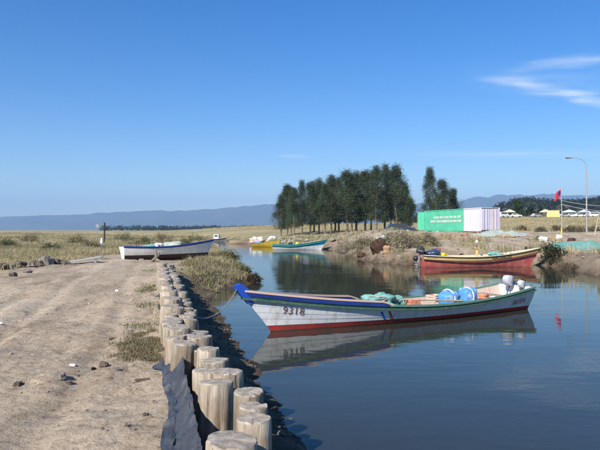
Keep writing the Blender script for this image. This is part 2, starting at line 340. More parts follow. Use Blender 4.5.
# ------------------------------------------------------------------ the lie of the land
LEFT = [(2.8, -40), (2.2, -4), (1.6, 0), (1.15, 2.5), (.6, 4.4), (0, 6.36), (-.36, 8), (-.80, 10.2), (-1.2, 11.8), (-1.8, 14.4), (-2.55, 17.3), (-3.08, 20), (-3.05, 23.3), (-2.3, 25.9), (-2.15, 28.5),
        (-3.3, 35), (-4.9, 43.7), (-7.2, 58), (-12, 82), (-20, 115), (-36, 146), (-64, 184)]
RIGHT = [(-66, 196), (-40, 166), (-22, 142), (-12.6, 123), (-8.8, 106), (-6.4, 92), (-3.6, 86), (-3.0, 76.5), (3.2, 73.5), (4.2, 66), (4.3, 58), (4.6, 50), (5.2, 44.5), (6.0, 41.5), (7.4, 40.4), (11.4, 40.8), (15.6, 40.8),
         (16.9, 38), (16.0, 34.5), (15.4, 31.5), (16, 28.5), (19, 25), (27, 20), (35, 8), (40, -40)]
def smooth_line(P, it=2):
    P = [np.array(p, float) for p in P]
    for _ in range(it):
        Q = [P[0]]
        for a, b in zip(P[:-1], P[1:]): Q += [a * .75 + b * .25, a * .25 + b * .75]
        P = Q + [P[-1]]
    return np.array(P)
LEFTS, RIGHTS = smooth_line(LEFT), smooth_line(RIGHT)
CHAN = np.concatenate([LEFTS, RIGHTS])
PATHP = smooth_line([(1.9, -14), (-14, -14), (-13.2, 10), (-11.8, 19), (-10.3, 24.5), (-11.4, 31), (-11.6, 37), (-9.5, 40), (-6.4, 38), (-5.0, 33), (-5.1, 26), (-4.4, 22), (-3.6, 18), (1.9, -8)], 1)
def wall_x(y): return .42 - .25 * np.asarray(y, float)
def land(x, y, detail=True):
    x = np.asarray(x, float); y = np.asarray(y, float)
    jx = fbm(x * .9, y * .9, 51, 3) * .35
    s = sdist(x, y, CHAN); s = s + np.where(y < 40, jx, jx * 2.2)
    dl = seg_dist(x, y, LEFTS, False); dr = seg_dist(x, y, RIGHTS, False)
    wr = sst(-4, 4, dl - dr)                                        # 0 on the left bank, 1 on the right
    ll = s - .0
    # left bank
    zl = .88 + .10 * fbm(x / 6, y / 6, 3, 2) * sst(6, 20, y)
    bankl = zl * sst(-.05, 1.0, ll / 1.9)
    wx = wall_x(y); inw = sst(23.0, 21.0, y)
    foot = .46 * np.clip(ll / 1.5, 0, 1) + .02
    below = np.where(x > wx - .03, foot, zl)
    step = sst(.10, -.10, x - (wx - .02))
    below = foot + (zl - foot) * step
    bankl = bankl * (1 - inw) + below * inw
    # right bank
    rise = np.maximum(sst(70, 230, y) * sst(20, 46, x) * 5.2, 2.5 * sst(-60, 12, x) * sst(118, 215, y)) * (1 - sst(250, 460, y))
    zr = 1.20 + .85 * sst(2, 20, ll) + rise
    zr = zr + .95 * np.exp(-(((x - 11.4) / 4.2) ** 2 + ((y - 73) / 6) ** 2)) + .45 * np.exp(-(((x - 5.5) / 3) ** 2 + ((y - 78) / 3) ** 2)) + .35 * np.exp(-(((x - 9) / 3) ** 2 + ((y - 50) / 4) ** 2))
    pad = np.exp(-(((x - 18.6) / 7) ** 2 + ((y - 69.5) / 9) ** 2) * 1.2); zr = zr * (1 - pad) + 2.22 * pad
    zr = zr + .28 * fbm(x / 3.2, y / 3.2, 8, 3) * sst(2, 8, ll) * (1 - .8 * pad) * sst(160, 90, y)
    bankr = zr * (.72 * sst(-.1, 1.0, ll / (1.2 + .8 * sst(42, 60, y))) + .28 * sst(0, 7, ll))
    z = bankl * (1 - wr) + bankr * wr
    far = sst(240, 460, y); z = z * (1 - far) + (1.35 + .5 * fbm(x / 90, y / 90, 5, 2)) * far
    z = np.where(s < 0, np.maximum(s * .42, -1.3), z)
    if detail:
        pm = sst(.3, -.5, sdist(x, y, PATHP)) * (x < wx - .1)
        n = x + .25 * y + .25 * fbm(x * .25, y * .25, 77, 2)
        rut = sum(-a * np.exp(-((n - c) / wd) ** 2) + a * .55 * (np.exp(-((n - c - 2 * wd) / wd) ** 2) + np.exp(-((n - c + 2 * wd) / wd) ** 2)) for c, wd, a in ((-.75, .13, .022), (-2.35, .14, .03), (-3.1, .12, .02), (-4.6, .15, .03), (-5.4, .1, .02), (-6.9, .15, .03)))
        z = z + pm * (1.2 * rut + .12 * fbm(x / 2.2, y / 2.2, 21, 3) + .05 * fbm(x * 2.0, y * 2.0, 31, 3) + .06 * np.maximum(fbm(x * 6, y * 6, 41, 3) - .08, 0) - .10 * np.maximum(fbm(x * 2.6 + 5, y * 2.0, 45, 2) - .3, 0))
        mud = (1 - pm) * sst(90, 30, y) * sst(-.4, .1, s)
        z = z + mud * (.10 * fbm(x * 1.1, y * 1.1, 61, 4) + .05 * fbm(x * 4, y * 4, 65, 3))
    return z
def gz(x, y, d=True): return float(land(np.array([x]), np.array([y]), d)[0])

def axis(f0, f1, step, lo, hi, g):
    a = list(np.arange(f0, f1, step)); s = step
    while a[-1] < hi: s *= 1 + g; s = min(s, 900); a.append(a[-1] + s)
    s = step; b = [a[0]]
    while b[-1] > lo: s *= 1 + g; s = min(s, 900); b.append(b[-1] - s)
    return np.array(b[:0:-1] + a)
gx = axis(-3.6, 1.0, .055, -9000, 9000, .026)
gy = axis(2.6, 9.5, .055, -160, 12500, .020)
XX, YY = np.meshgrid(gx, gy); fx, fy = XX.ravel(), YY.ravel()
ZZ = land(fx, fy)
S = sdist(fx, fy, CHAN); PD = sdist(fx, fy, PATHP) + .5 * fbm(fx * .7, fy * .7, 91, 3)
rightside = seg_dist(fx, fy, LEFTS, False) > seg_dist(fx, fy, RIGHTS, False)
c_path = np.where(rightside, sst(60, 20, S) * .9 * sst(120, 80, fy), sst(.5, -.4, PD))
wet = sst(1.0, .05, S + .5 * fbm(fx * 2, fy * 2, 95, 3)); onbank = (fx > wall_x(fy) - .05) & (fy < 22.5) & ~rightside
wet = np.maximum(wet, np.where(onbank, .75, 0)); wet = np.maximum(wet, np.where(rightside, .55 * sst(2.2, .9, S + 1.2 * fbm(fx * 1.1, fy * 1.1, 96, 3)), 0)); wet = np.where((~onbank) & (PD < 0), 0, wet)
c_path = np.clip(c_path, 0, 1)
lush = np.clip(.5 + 1.1 * fbm(fx / 14, fy / 5, 33, 3), 0, 1)
colr = np.stack([c_path, lush, wet], 1)
def ground_mat():
    m = bpy.data.materials.new('earth'); m.use_nodes = True; t = m.node_tree; b = t.nodes['Principled BSDF']; b.inputs['Roughness'].default_value = .95; b.inputs['Specular IOR Level'].default_value = .12
    N = t.nodes.new; L = t.links.new
    tc = N('ShaderNodeTexCoord'); at = N('ShaderNodeVertexColor'); at.layer_name = 'tint'; sp = N('ShaderNodeSeparateColor'); L(at.outputs[0], sp.inputs[0])
    def noise(sc, d=6, st=None):
        n = N('ShaderNodeTexNoise'); n.inputs['Scale'].default_value = sc; n.inputs['Detail'].default_value = d; n.inputs['Roughness'].default_value = .65
        if st:
            mp = N('ShaderNodeMapping'); mp.inputs['Rotation'].default_value = (0, 0, R(-14)); mp.inputs['Scale'].default_value = st; L(tc.outputs['Object'], mp.inputs[0]); L(mp.outputs[0], n.inputs['Vector'])
        else: L(tc.outputs['Object'], n.inputs['Vector'])
        return n.outputs['Fac']
    def ramp(f, *stops):
        r = N('ShaderNodeValToRGB'); e = r.color_ramp.elements; e[0].position = stops[0][0]; e[0].color = (*stops[0][1], 1); e[1].position = stops[-1][0]; e[1].color = (*stops[-1][1], 1)
        for p, c in stops[1:-1]: q = e.new(p); q.color = (*c, 1)
        L(f, r.inputs[0]); return r.outputs[0]
    def mixc(f, a, bb, bt='MIX'):
        x = N('ShaderNodeMix'); x.data_type = 'RGBA'; x.blend_type = bt
        if isinstance(f, float): x.inputs['Factor'].default_value = f
        else: L(f, x.inputs['Factor'])
        L(a, x.inputs['A']); L(bb, x.inputs['B']); return x.outputs['Result']
    sand = ramp(noise(.55, 8, (1.6, .38, 1)), (.33, (.22, .168, .115)), (.45, (.37, .292, .207)), (.62, (.475, .385, .28)))
    fine = ramp(noise(9, 8), (.34, (.56, .53, .50)), (.48, (.95, .95, .95)), (.66, (1.14, 1.12, 1.08)))
    grit = ramp(noise(45, 3), (.30, (.60, .57, .54)), (.42, (1, 1, 1)), (.72, (1.15, 1.14, 1.1)))
    sand = mixc(1.0, mixc(.8, sand, fine, 'MULTIPLY'), grit, 'MULTIPLY')
    dry = ramp(noise(.8, 6), (.35, (.28, .23, .12)), (.5, (.38, .31, .18)), (.65, (.46, .38, .23)))
    olive = ramp(noise(.5, 6), (.35, (.17, .16, .07)), (.65, (.31, .27, .14)))
    field = mixc(sp.outputs[1], dry, olive)
    mud = ramp(noise(2.5, 8), (.35, (.055, .04, .028)), (.55, (.12, .085, .055)), (.7, (.19, .14, .09)))
    c = mixc(sp.outputs[2], mixc(sp.outputs[0], field, sand), mud)
    L(c, b.inputs['Base Color'])
    bp = N('ShaderNodeBump'); bp.inputs['Strength'].default_value = 1.0; bp.inputs['Distance'].default_value = .03
    add = N('ShaderNodeMath'); add.operation = 'MULTIPLY_ADD'; L(noise(60, 4), add.inputs[0]); add.inputs[1].default_value = .3; L(noise(13, 8), add.inputs[2])
    L(add.outputs[0], bp.inputs['Height']); L(bp.outputs[0], b.inputs['Normal'])
    return m
M['earth'] = ground_mat()
nx, ny = len(gx), len(gy)
ii, jj = np.meshgrid(np.arange(nx - 1), np.arange(ny - 1)); a0 = (jj * nx + ii).ravel()
Q = np.stack([a0, a0 + 1, a0 + nx + 1, a0 + nx], 1)
qS = S[Q].mean(1); qP = (PD[Q].mean(1) < 0) & (qS > 0) & (fx[Q].mean(1) < wall_x(fy[Q].mean(1)) + 0.0)
qx, qy = fx[Q].mean(1), fy[Q].mean(1)
bed = qS < -.15; path = qP & ~bed
V3 = np.stack([fx, fy, ZZ], 1)
def sub(name, mask):
    q = Q[mask]; u, inv = np.unique(q, return_inverse=True)
    o = mesh_np(name, V3[u], quads=inv.reshape(-1, 4), mats=[M['earth']], smooth=True, col=colr[u]); tag(o, kind='structure'); return o
sub('ground', ~bed & ~path); sub('dirt_path', path); sub('river_bed', bed)

# ------------------------------------------------------------------ water
def water_mat():
    m = bpy.data.materials.new('river_water'); m.use_nodes = True; t = m.node_tree; t.nodes.clear(); N = t.nodes.new; L = t.links.new
    o = N('ShaderNodeOutputMaterial'); gl = N('ShaderNodeBsdfGlossy'); gl.inputs['Roughness'].default_value = .025; gl.inputs['Color'].default_value = (.93, .94, .90, 1)
    tr = N('ShaderNodeBsdfTransparent'); tr.inputs['Color'].default_value = (.34, .36, .28, 1)
    df = N('ShaderNodeBsdfDiffuse'); df.inputs['Color'].default_value = (.046, .050, .040, 1)
    b1 = N('ShaderNodeMixShader'); b1.inputs[0].default_value = .66; L(tr.outputs[0], b1.inputs[1]); L(df.outputs[0], b1.inputs[2])
    fr = N('ShaderNodeFresnel'); fr.inputs['IOR'].default_value = 1.34
    mx = N('ShaderNodeMixShader'); L(fr.outputs[0], mx.inputs[0]); L(b1.outputs[0], mx.inputs[1]); L(gl.outputs[0], mx.inputs[2]); L(mx.outputs[0], o.inputs['Surface'])
    tc = N('ShaderNodeTexCoord')
    def noise(sc, st, d):
        mp = N('ShaderNodeMapping'); mp.inputs['Scale'].default_value = st; mp.inputs['Rotation'].default_value = (0, 0, R(12)); L(tc.outputs['Object'], mp.inputs[0])
        n = N('ShaderNodeTexNoise'); n.inputs['Scale'].default_value = sc; n.inputs['Detail'].default_value = d; L(mp.outputs[0], n.inputs['Vector']); return n.outputs['Fac']
    big = noise(.12, (1, 1, 1), 2); amp = N('ShaderNodeMapRange'); amp.inputs['From Min'].default_value = .42; amp.inputs['From Max'].default_value = .62; amp.inputs['To Min'].default_value = .25; amp.inputs['To Max'].default_value = 1; L(big, amp.inputs['Value'])
    h = N('ShaderNodeMath'); h.operation = 'MULTIPLY'; L(noise(3.2, (.7, 1.5, 1), 3), h.inputs[0]); L(amp.outputs[0], h.inputs[1])
    bp = N('ShaderNodeBump'); bp.inputs['Strength'].default_value = .22; bp.inputs['Distance'].default_value = .02; L(h.outputs[0], bp.inputs['Height'])
    h2 = N('ShaderNodeBump'); h2.inputs['Strength'].default_value = .18; h2.inputs['Distance'].default_value = .06; L(noise(.55, (.6, 1.4, 1), 2), h2.inputs['Height']); L(h2.outputs[0], bp.inputs['Normal'])
    for n in (gl, fr): L(bp.outputs[0], n.inputs['Normal'])
    return m
wm = mesh_np('river_water', [(-75, -60, 0), (55, -60, 0), (55, 200, 0), (-75, 200, 0)], quads=[(0, 1, 2, 3)], mats=[water_mat()]); tag(wm, kind='structure')

# ------------------------------------------------------------------ hills on the horizon
def px_dir(px, py): return (px - 300) / 583.0, (230 - py) / 583.0
M['hill'] = mat('forested_hill', (.045, .06, .035), (.075, .085, .05), .004, .95, c3=(.10, .10, .06), s3=.0022)
def hill_range(name, ridge, d0, depth, seed, material, kind='structure'):
    us = np.array([px_dir(a, b)[0] for a, b in ridge]); vs_ = np.array([px_dir(a, b)[1] for a, b in ridge])
    n, r = 260, 26; u = np.linspace(us[0], us[-1], n); hh = np.interp(u, us, vs_) * d0; hh = hh * (1 + .16 * fbm(u * 9, u * 0, seed + 40, 4))
    V = []
    for j in range(r):
        t = j / (r - 1); y = d0 + depth * (t - .5); prof = math.sin(math.pi * t) ** .8
        x = u * d0 * (1 + .0 * t); z = 1.0 + (hh + 2.4) * prof * (1 + .30 * (1 - prof) * 2 * fbm(x / (d0 * .03), np.full(n, y / (d0 * .05)), seed, 4)) + prof * hh * .10 * fbm(x / (d0 * .016), np.full(n, y / (d0 * .03)), seed + 5, 4)
        z = np.where((j == 0) | (j == r - 1), -.5, z)
        V.append(np.stack([x, np.full(n, y), z], 1))
    a, b = np.meshgrid(np.arange(n - 1), np.arange(r - 1)); k = (b * n + a).ravel()
    o = mesh_np(name, np.concatenate(V), quads=np.stack([k, k + 1, k + n + 1, k + n], 1), mats=[material], smooth=True); tag(o, kind=kind); return o
hill_range('hill_range', [(-160, 221), (0, 218), (60, 215.5), (130, 212), (200, 210.5), (245, 207), (272, 205.5), (310, 208), (350, 207), (412, 204), (460, 200), (500, 197), (560, 194), (600, 191.5), (680, 193), (760, 200)], 8800, 3000, 3, M['hill'])
hill_range('wooded_hill', [(478, 225), (500, 210), (515, 204.5), (540, 204), (570, 206), (600, 203), (640, 202), (720, 208), (800, 222)], 640, 160, 13, M['hill'])

# ------------------------------------------------------------------ foliage makers
def leaf_cards(C, size, rng, droop=.5, aspect=2.2):
    n = len(C); d = rng.normal(size=(n, 3)); d[:, 2] = d[:, 2] * .6 - droop; d /= np.linalg.norm(d, axis=1)[:, None]
    e = np.cross(d, rng.normal(size=(n, 3))); e /= np.linalg.norm(e, axis=1)[:, None] + 1e-9
    L_ = (size * (.6 + .8 * rng.random(n)))[:, None]; W_ = L_ / aspect
    V = np.stack([C - d * L_ / 2, C + e * W_ / 2, C + d * L_ / 2, C - e * W_ / 2], 1).reshape(-1, 3)
    return V, np.arange(n * 4).reshape(-1, 4)
def crown_mesh(seed, H, Rm, low, clumps, per, size, base=(.030, .048, .028), lean=0.0, top=.9, spread=.10):
    rng = np.random.default_rng(seed); C = []; T = []; cents = []
    for k in range(clumps):
        t = rng.random() ** .85; z = H * (low + (1 - low) * t)
        prof = (min(1, (t + .18) / .35) ** .7) * (1 - t) ** .72 * 1.15 + .03
        a = rng.random() * 6.283; rr = Rm * prof * rng.random() ** .45 * (1 + .25 * math.sin(3 * a + seed) + .2 * rng.normal())
        c = np.array([rr * math.cos(a) + lean * z, rr * math.sin(a), z]); cents.append(c)
        sg = spread * Rm * (1.1 + 1.3 * rng.random()) ; q = np.clip(rng.normal(size=(per, 3)), -1.7, 1.7) * np.array([sg, sg, sg * 1.2]) * 1.05; q[:, 2] = np.maximum(q[:, 2], H * low * (.72 + .45 * rng.random(per)) - z)
        C.append(c + q); br = .65 + .8 * rng.random(); hue = rng.normal() * .12
        T.append(np.clip(np.array(base) * br * (.8 + .4 * rng.random((per, 1))) * np.array([1 + hue, 1, 1 - hue]), 0, 1))
    C = np.concatenate(C); T = np.concatenate(T); V, F = leaf_cards(C, size, rng)
    return V, F, np.repeat(T, 4, 0), cents
TREE = []
def tree_proto(seed, H, Rm, low, clumps=92, per=170, size=.20, base=(.078, .104, .060)):
    V, F, T, cents = crown_mesh(seed, H, Rm, low, clumps, per, size, base)
    V = V.copy(); zt = np.percentile(V[:, 2], 99.8); V[:, 2] = H * low + (V[:, 2] - H * low) * (H - H * low) / (zt - H * low)
    me = mesh_np('crown', V, quads=F, mats=[M['leaf']], col=T); cd = me.data; bpy.data.objects.remove(me)
    rr = random.Random(seed); mb = MB(); r0 = .016 * H
    ax = [(0, 0, -.3)] + [(.10 * math.sin(i * 1.3 + seed), .10 * math.cos(i * 1.7 + seed), H * .93 * i / 8) for i in range(1, 9)]
    mb.tube(ax, [r0 * (1.15 - 1.0 * i / 8.4) for i in range(9)], 7)
    for c in cents[::3]:
        z0 = max(H * low * .8, c[2] - Rm * .7); i = min(7, int(z0 / (H * .93) * 8)); f = z0 / (H * .93) * 8 - i
        p0 = Vector(ax[i]).lerp(Vector(ax[min(i + 1, 8)]), min(1, max(0, f)))
        mb.tube([p0, p0.lerp(Vector(c), .5) + Vector((0, 0, -.15)), Vector(c)], [r0 * .32, r0 * .2, r0 * .06], 4, caps=False)
    to = mb.build('trunk', M['trunk']); td = to.data; bpy.data.objects.remove(to)
    return cd, td, H
for k, (H, Rm, low) in enumerate(((11, 2.3, .19), (11.5, 2.0, .21), (12, 2.5, .18), (13, 2.2, .18), (10, 2.5, .21), (9, 2.0, .2))):
    TREE.append(tree_proto(100 + k, H, Rm, low))
def place_tree(k, x, y, top_px, label, group, wide=1.0):
    cd, td, H = TREE[k]; z = gz(x, y, False) - .05
    h = EYE + (230 - top_px) / 583 * y - z
    o = empty('tall_tree', (x, y, z), random.uniform(0, 6.28), label, 'tree', group); s = h / H
    o.scale = (s * wide, s * wide, s)
    link('trunk', td, o); link('crown', cd, o)
tops = [(281, 194), (287, 184), (294, 188), (302, 180), (310, 182), (319, 178), (325, 183), (331, 175), (339, 177), (347, 170), (356, 171), (365, 170), (376, 166), (385, 164), (396, 165), (403, 182), (410, 198)]
for i, (px, ty) in enumerate(tops):
    d = [108, 113, 104, 110, 106, 114, 103, 108, 112, 105, 110, 107, 104, 111, 106, 109, 104][i]
    where = 'leftmost in the riverside tree row' if i == 0 else ('low %s at the container end of the riverside row' % 'outermost' if i == len(tops) - 1 else '%s from the far left end of the riverside row' % ORD[i])
    place_tree(i % 5 if i < 15 else 5, (px - 300) / 583 * d, d, ty, 'tall dark green tree, ' + where, 'riverside tree row', random.uniform(.85, 1.15))
for i, (px, ty, d, w_) in enumerate(((291, 187, 119, 1), (314, 181, 121, 1), (335, 178, 120, 1), (352, 174, 121, 1), (371, 172, 119, 1), (391, 172, 121, 1.1))):
    place_tree((i + 2) % 5, (px - 300) / 583 * d, d, ty, 'dark green tree standing in the back rank of the riverside row, %s from the left' % ORD[i], 'riverside tree row', w_)
for i, (px, ty, d, w_, nm) in enumerate(((430, 167, 118, .95, 'tallest dark green tree behind the green container, leftmost of three'), (442, 179, 116, 1.0, 'middle dark green tree of three behind the green container'), (453, 188, 118, .9, 'shortest dark green tree of three behind the green container, nearest its white part'))):
    place_tree((3, 4, 5)[i], (px - 300) / 583 * d, d, ty, nm, 'trees behind the container', w_)
# round tree in the camp
V, F, T, _ = crown_mesh(301, 6.0, 2.6, .2, 40, 50, .5, (.05, .085, .03))
o = empty('round_tree', (77.5, 208, gz(77.5, 208, False)), 0, 'round bright green tree among the far parked cars', 'tree')
mb = MB(); mb.tube([(0, 0, -.3), (.1, 0, 1.5), (0, .1, 4)], [.2, .16, .06], 7); mb.build('trunk', M['trunk'], o); mesh_np('crown', V, quads=F, mats=[M['leaf']], col=T, parent=o)
# far woods that read as one mass
def far_wood(name, pts, size, per, hts, base, seed):
    rng = np.random.default_rng(seed); C = []; T = []
    for (x, y, z) in pts:
        h = hts * (.6 + .7 * rng.random()); q = np.clip(rng.normal(size=(per, 3)), -1.5, 1.5) * np.array([h * .28, h * .28, h * .26]); q[:, 2] += h * .5; q[:, 2] = np.maximum(q[:, 2], .1)
        C.append(np.array([x, y, z]) + q); T.append(np.tile(np.array(base) * (.7 + .6 * rng.random()), (per, 1)))
    C = np.concatenate(C); T = np.concatenate(T); V, F = leaf_cards(C, size, rng, .2, 1.5)
    return tag(mesh_np(name, V, quads=F, mats=[M['leaf']], col=np.repeat(T, 4, 0)), kind='stuff')
rng = np.random.default_rng(5)
hl = bpy.data.objects['wooded_hill'].data; hv = np.array([v.co[:] for v in hl.vertices]); hv = hv[(hv[:, 1] < 660) & (hv[:, 2] > 1)]
far_wood('hillside_woods', hv[rng.choice(len(hv), 1500)], 1.8, 22, 6.0, (.030, .042, .024), 9)
pts = []
for i in range(420):
    px = 100 + 190 * rng.random() ** .8; d = 1100 + 250 * rng.random(); pts.append(((px - 300) / 583 * d, d, 1.0))
far_wood('far_treeline', pts, 3.0, 26, 9.5, (.028, .04, .024), 10)

# ------------------------------------------------------------------ grass
def tufts(name, P, h, nb, w_, spread, palette, seed, lean=.45):
    rng = np.random.default_rng(seed); n = len(P); N_ = n * nb
    base = np.repeat(P, nb, 0) + np.concatenate([rng.normal(size=(N_, 2)) * np.repeat(spread, nb)[:, None], np.zeros((N_, 1))], 1)
    a = rng.random(N_) * 6.283; H_ = np.repeat(h, nb) * (.55 + .6 * rng.random(N_)); ln = H_ * lean * rng.random(N_) * 1.4
    d = np.stack([np.cos(a), np.sin(a), np.zeros(N_)], 1); wd = np.repeat(w_, nb) * (.6 + .8 * rng.random(N_))
    b = rng.random(N_) * 6.283; e = np.stack([np.cos(b), np.sin(b), np.zeros(N_)], 1) * wd[:, None] / 2
    up = np.array([0, 0, 1.0]); mid = base + d * (ln * .3)[:, None] + up * (H_ * .6)[:, None]; tip = base + d * ln[:, None] + up * H_[:, None]
    base = base - up * .03
    V = np.stack([base - e, base + e, mid + e * .8, mid - e * .8, tip], 1).reshape(-1, 3)
    k = np.arange(N_) * 5; Qd = np.stack([k, k + 1, k + 2, k + 3], 1); Tr = np.stack([k + 3, k + 2, k + 4], 1)
    pal = np.array(palette); pn = fbm(P[:, 0] / 6, P[:, 1] / 3.5, seed + 200, 3) * 1.1 + .5 + .16 * rng.normal(size=n); pi = np.repeat(np.clip((pn * len(pal)).astype(int), 0, len(pal) - 1), nb); c = pal[pi] * (.75 + .5 * rng.random((N_, 1)))
    return tag(mesh_np(name, V, quads=Qd, tris=Tr, mats=[M['grass']], col=np.repeat(np.clip(c, 0, 1), 5, 0)), kind='stuff')
DRY = [(.50, .41, .24), (.46, .38, .22), (.41, .34, .19), (.38, .32, .18), (.31, .28, .13), (.23, .21, .10), (.33, .26, .16)]
GRN = [(.16, .20, .06), (.22, .23, .08), (.12, .15, .05), (.30, .27, .12), (.36, .30, .15)]
BNK = [(.36, .29, .16), (.27, .24, .11), (.19, .19, .08), (.30, .23, .13), (.40, .33, .19), (.20, .14, .08)]
WEED = [(.15, .16, .06), (.11, .13, .045), (.18, .17, .08), (.23, .19, .11)]
def scatter(n, x0, x1, y0, y1, cond, rng, ypow=1.0):
    x = x0 + (x1 - x0) * rng.random(n); y = y0 + (y1 - y0) * rng.random(n) ** ypow
    k = cond(x, y); x, y = x[k], y[k]; return np.stack([x, y, land(x, y)], 1)
rng = np.random.default_rng(21)
def left_grass(x, y):
    pd = sdist(x, y, PATHP) + .6 * fbm(x * .6, y * .6, 91, 3); s = sdist(x, y, CHAN)
    lf = seg_dist(x, y, LEFTS, False) < seg_dist(x, y, RIGHTS, False)
    return (pd > .1) & (s > .35) & lf & ((x < wall_x(y) - .3) | (y > 22.3))
vis = lambda x, y: (x > -.62 * y - 3) & (x < .60 * y + 3)
P = scatter(34000, -42, -2, 17, 58, lambda x, y: left_grass(x, y) & vis(x, y) & (vnoise(x / 2.5, y / 2.5, 7) + .25 * vnoise(x, y, 8) > -.33), rng)
hgt = .08 + .36 * np.clip(fbm(P[:, 0] / 5, P[:, 1] / 4, 70, 4) * 1.3 + .40, 0, 1)
tufts('meadow_grass', P, hgt, 11, np.full(len(P), .020), np.full(len(P), .16), DRY, 1, .9)
P = scatter(22000, -125, 0, 50, 190, lambda x, y: left_grass(x, y) & vis(x, y), rng)
tufts('far_meadow_grass', P, .08 + .42 * np.clip(fbm(P[:, 0] / 9, P[:, 1] / 7, 71, 4) * 1.4 + .38, 0, 1), 8, .02 * P[:, 1] / 38, .16 * P[:, 1] / 50, DRY, 2, .9)
P = scatter(2600, -7.5, -2, 21.5, 60, lambda x, y: left_grass(x, y) & (x > -7.5), rng, 1.6)
tufts('bank_grass', P, .06 + .24 * np.clip(fbm(P[:, 0] * .8, P[:, 1] * .5, 44, 3) * 1.3 + .42, 0, 1), 18, np.full(len(P), .018), np.full(len(P), .13), BNK, 3, .8)
def right_cond(x, y):
    s = sdist(x, y, CHAN); rt = seg_dist(x, y, LEFTS, False) > seg_dist(x, y, RIGHTS, False)
    return rt & (s > .4) & vis(x, y)
P = scatter(12000, -10, 70, 28, 95, lambda x, y: right_cond(x, y) & (vnoise(x / 2.2, y / 2.2, 17) > .08) & (sdist(x, y, CHAN) < 9), rng)
tufts('far_bank_grass', P, .3 + .35 * rng.random(len(P)), 10, np.full(len(P), .035), np.full(len(P), .2), DRY + GRN, 4)
P = scatter(16000, -30, 150, 82, 225, lambda x, y: right_cond(x, y) & (sdist(x, y, CHAN) > 16), rng)
tufts('golden_field_grass', P, .10 + .28 * rng.random(len(P)), 6, np.full(len(P), .08), np.full(len(P), .45), [(.50, .38, .20), (.44, .35, .18), (.36, .30, .15), (.52, .42, .25), (.27, .24, .12)], 5)
# low green weeds beside the log wall
def weed_pts(n, x0, x1, y0, y1, dens, rng):
    x = x0 + (x1 - x0) * rng.random(n); y = y0 + (y1 - y0) * rng.random(n); k = (x < wall_x(y) - .32) & dens(x, y); x, y = x[k], y[k]; return np.stack([x, y, land(x, y)], 1)
P = weed_pts(2600, -2.7, -1.1, 6.6, 9.0, lambda x, y: (((x - wall_x(y) + .55) / .42) ** 2 + ((y - 7.5) / 1.0) ** 2 + 1.9 * vnoise(x * 3, y * 3, 3) + 1.6 * vnoise(x * 9, y * 9, 13)) < .6, rng)
tufts('wall_weeds', P, .012 + .04 * rng.random(len(P)) ** 2, 18, np.full(len(P), .010), np.full(len(P), .05), WEED, 6, 1.2)
P = weed_pts(2600, -6.5, -2.2, 9.0, 22, lambda x, y: (wall_x(y) - x < .75) & (vnoise(x * 1.3, y * 1.3, 4) > .0), rng)
tufts('wall_foot_grass', P, .03 + .09 * rng.random(len(P)) ** 2, 12, np.full(len(P), .012), np.full(len(P), .09), WEED, 7, 1.0)

# bushes on the banks
def bush(x, y, r, h, base, label, seed, name='bush', group=None, per=48, size=.16, clumps=46):
    rng = np.random.default_rng(seed); C = []; T = []; mb = MB()
    for k in range(clumps):
        a = rng.random() * 6.283; t = rng.random(); rr = r * rng.random() ** .5 * (1 - .55 * t * t) * (1 + .2 * math.sin(3 * a + seed)); c = np.array([rr * math.cos(a), rr * math.sin(a), h * (.08 + .86 * t * (1 - .4 * (rr / r) ** 2))])
        q = rng.normal(size=(per, 3)) * r * .13; q[:, 2] *= 1.2; p = c + q; p[:, 2] = np.maximum(p[:, 2], .02); C.append(p)
        T.append(np.clip(np.array(base) * (.55 + .9 * rng.random()) * (.8 + .4 * rng.random((per, 1))), 0, 1))
        if k % 2 == 0: mb.tube([(rr * .1 * math.cos(a), rr * .1 * math.sin(a), -.1), tuple(c * np.array([.5, .5, .55])), tuple(c)], [.02 * r + .008, .012 * r + .005, .004], 4, caps=False)
    V, F = leaf_cards(np.concatenate(C), size, rng, -.1, 3.0)
    o = empty(name, (x, y, gz(x, y)), 0, label, 'bush', group); mb.build('stems', M['trunk'], o); mesh_np('foliage', V, quads=F, mats=[M['leaf']], col=np.repeat(np.concatenate(T), 4, 0), parent=o)
at = lambda px, d: (px - 300) / 583 * d
bush(at(553, 38.8), 38.8, 1.0, 1.15, (.07, .075, .035), 'dark round bush on the bank beside the red boat bow', 401)
bush(at(404, 44), 44, 1.4, 1.05, (.36, .31, .19), 'pale dry bush on the bank left of the red boat stern', 402)
bush(at(392, 47), 47.5, 1.2, .9, (.33, .28, .17), 'smaller pale dry bush beside the rusty heap on the bank', 403)
bush(at(352, 58), 59, 1.9, .95, (.38, .33, .21), 'spreading straw coloured bush on the bank below the tree row', 404)
bush(at(366, 51), 52, 1.3, .9, (.32, .28, .17), 'straw bush nearest the dark rusty heap, on its left side', 405)
bush(at(428, 45), 45.5, 1.1, .8, (.32, .28, .17), 'low dry bush behind the red boat outboard motor', 406)
bush(at(253, 26.6), 26.6, .42, .38, (.10, .07, .04), 'small dark brown bush at the tip of the grassy point', 407, per=30, size=.09)
bush(at(238, 28.5), 28.5, .6, .42, (.22, .21, .09), 'yellow green bush on the grassy point beyond the log wall', 408, size=.12)
bush(at(226, 33), 33, .7, .45, (.22, .21, .09), 'green bush behind the beached white boat bow', 409, size=.12)
bush(at(575, 33.6), 34.6, .8, .5, (.15, .12, .07), 'low brown bush on the muddy bank under the lamp post', 410, per=30, size=.1)

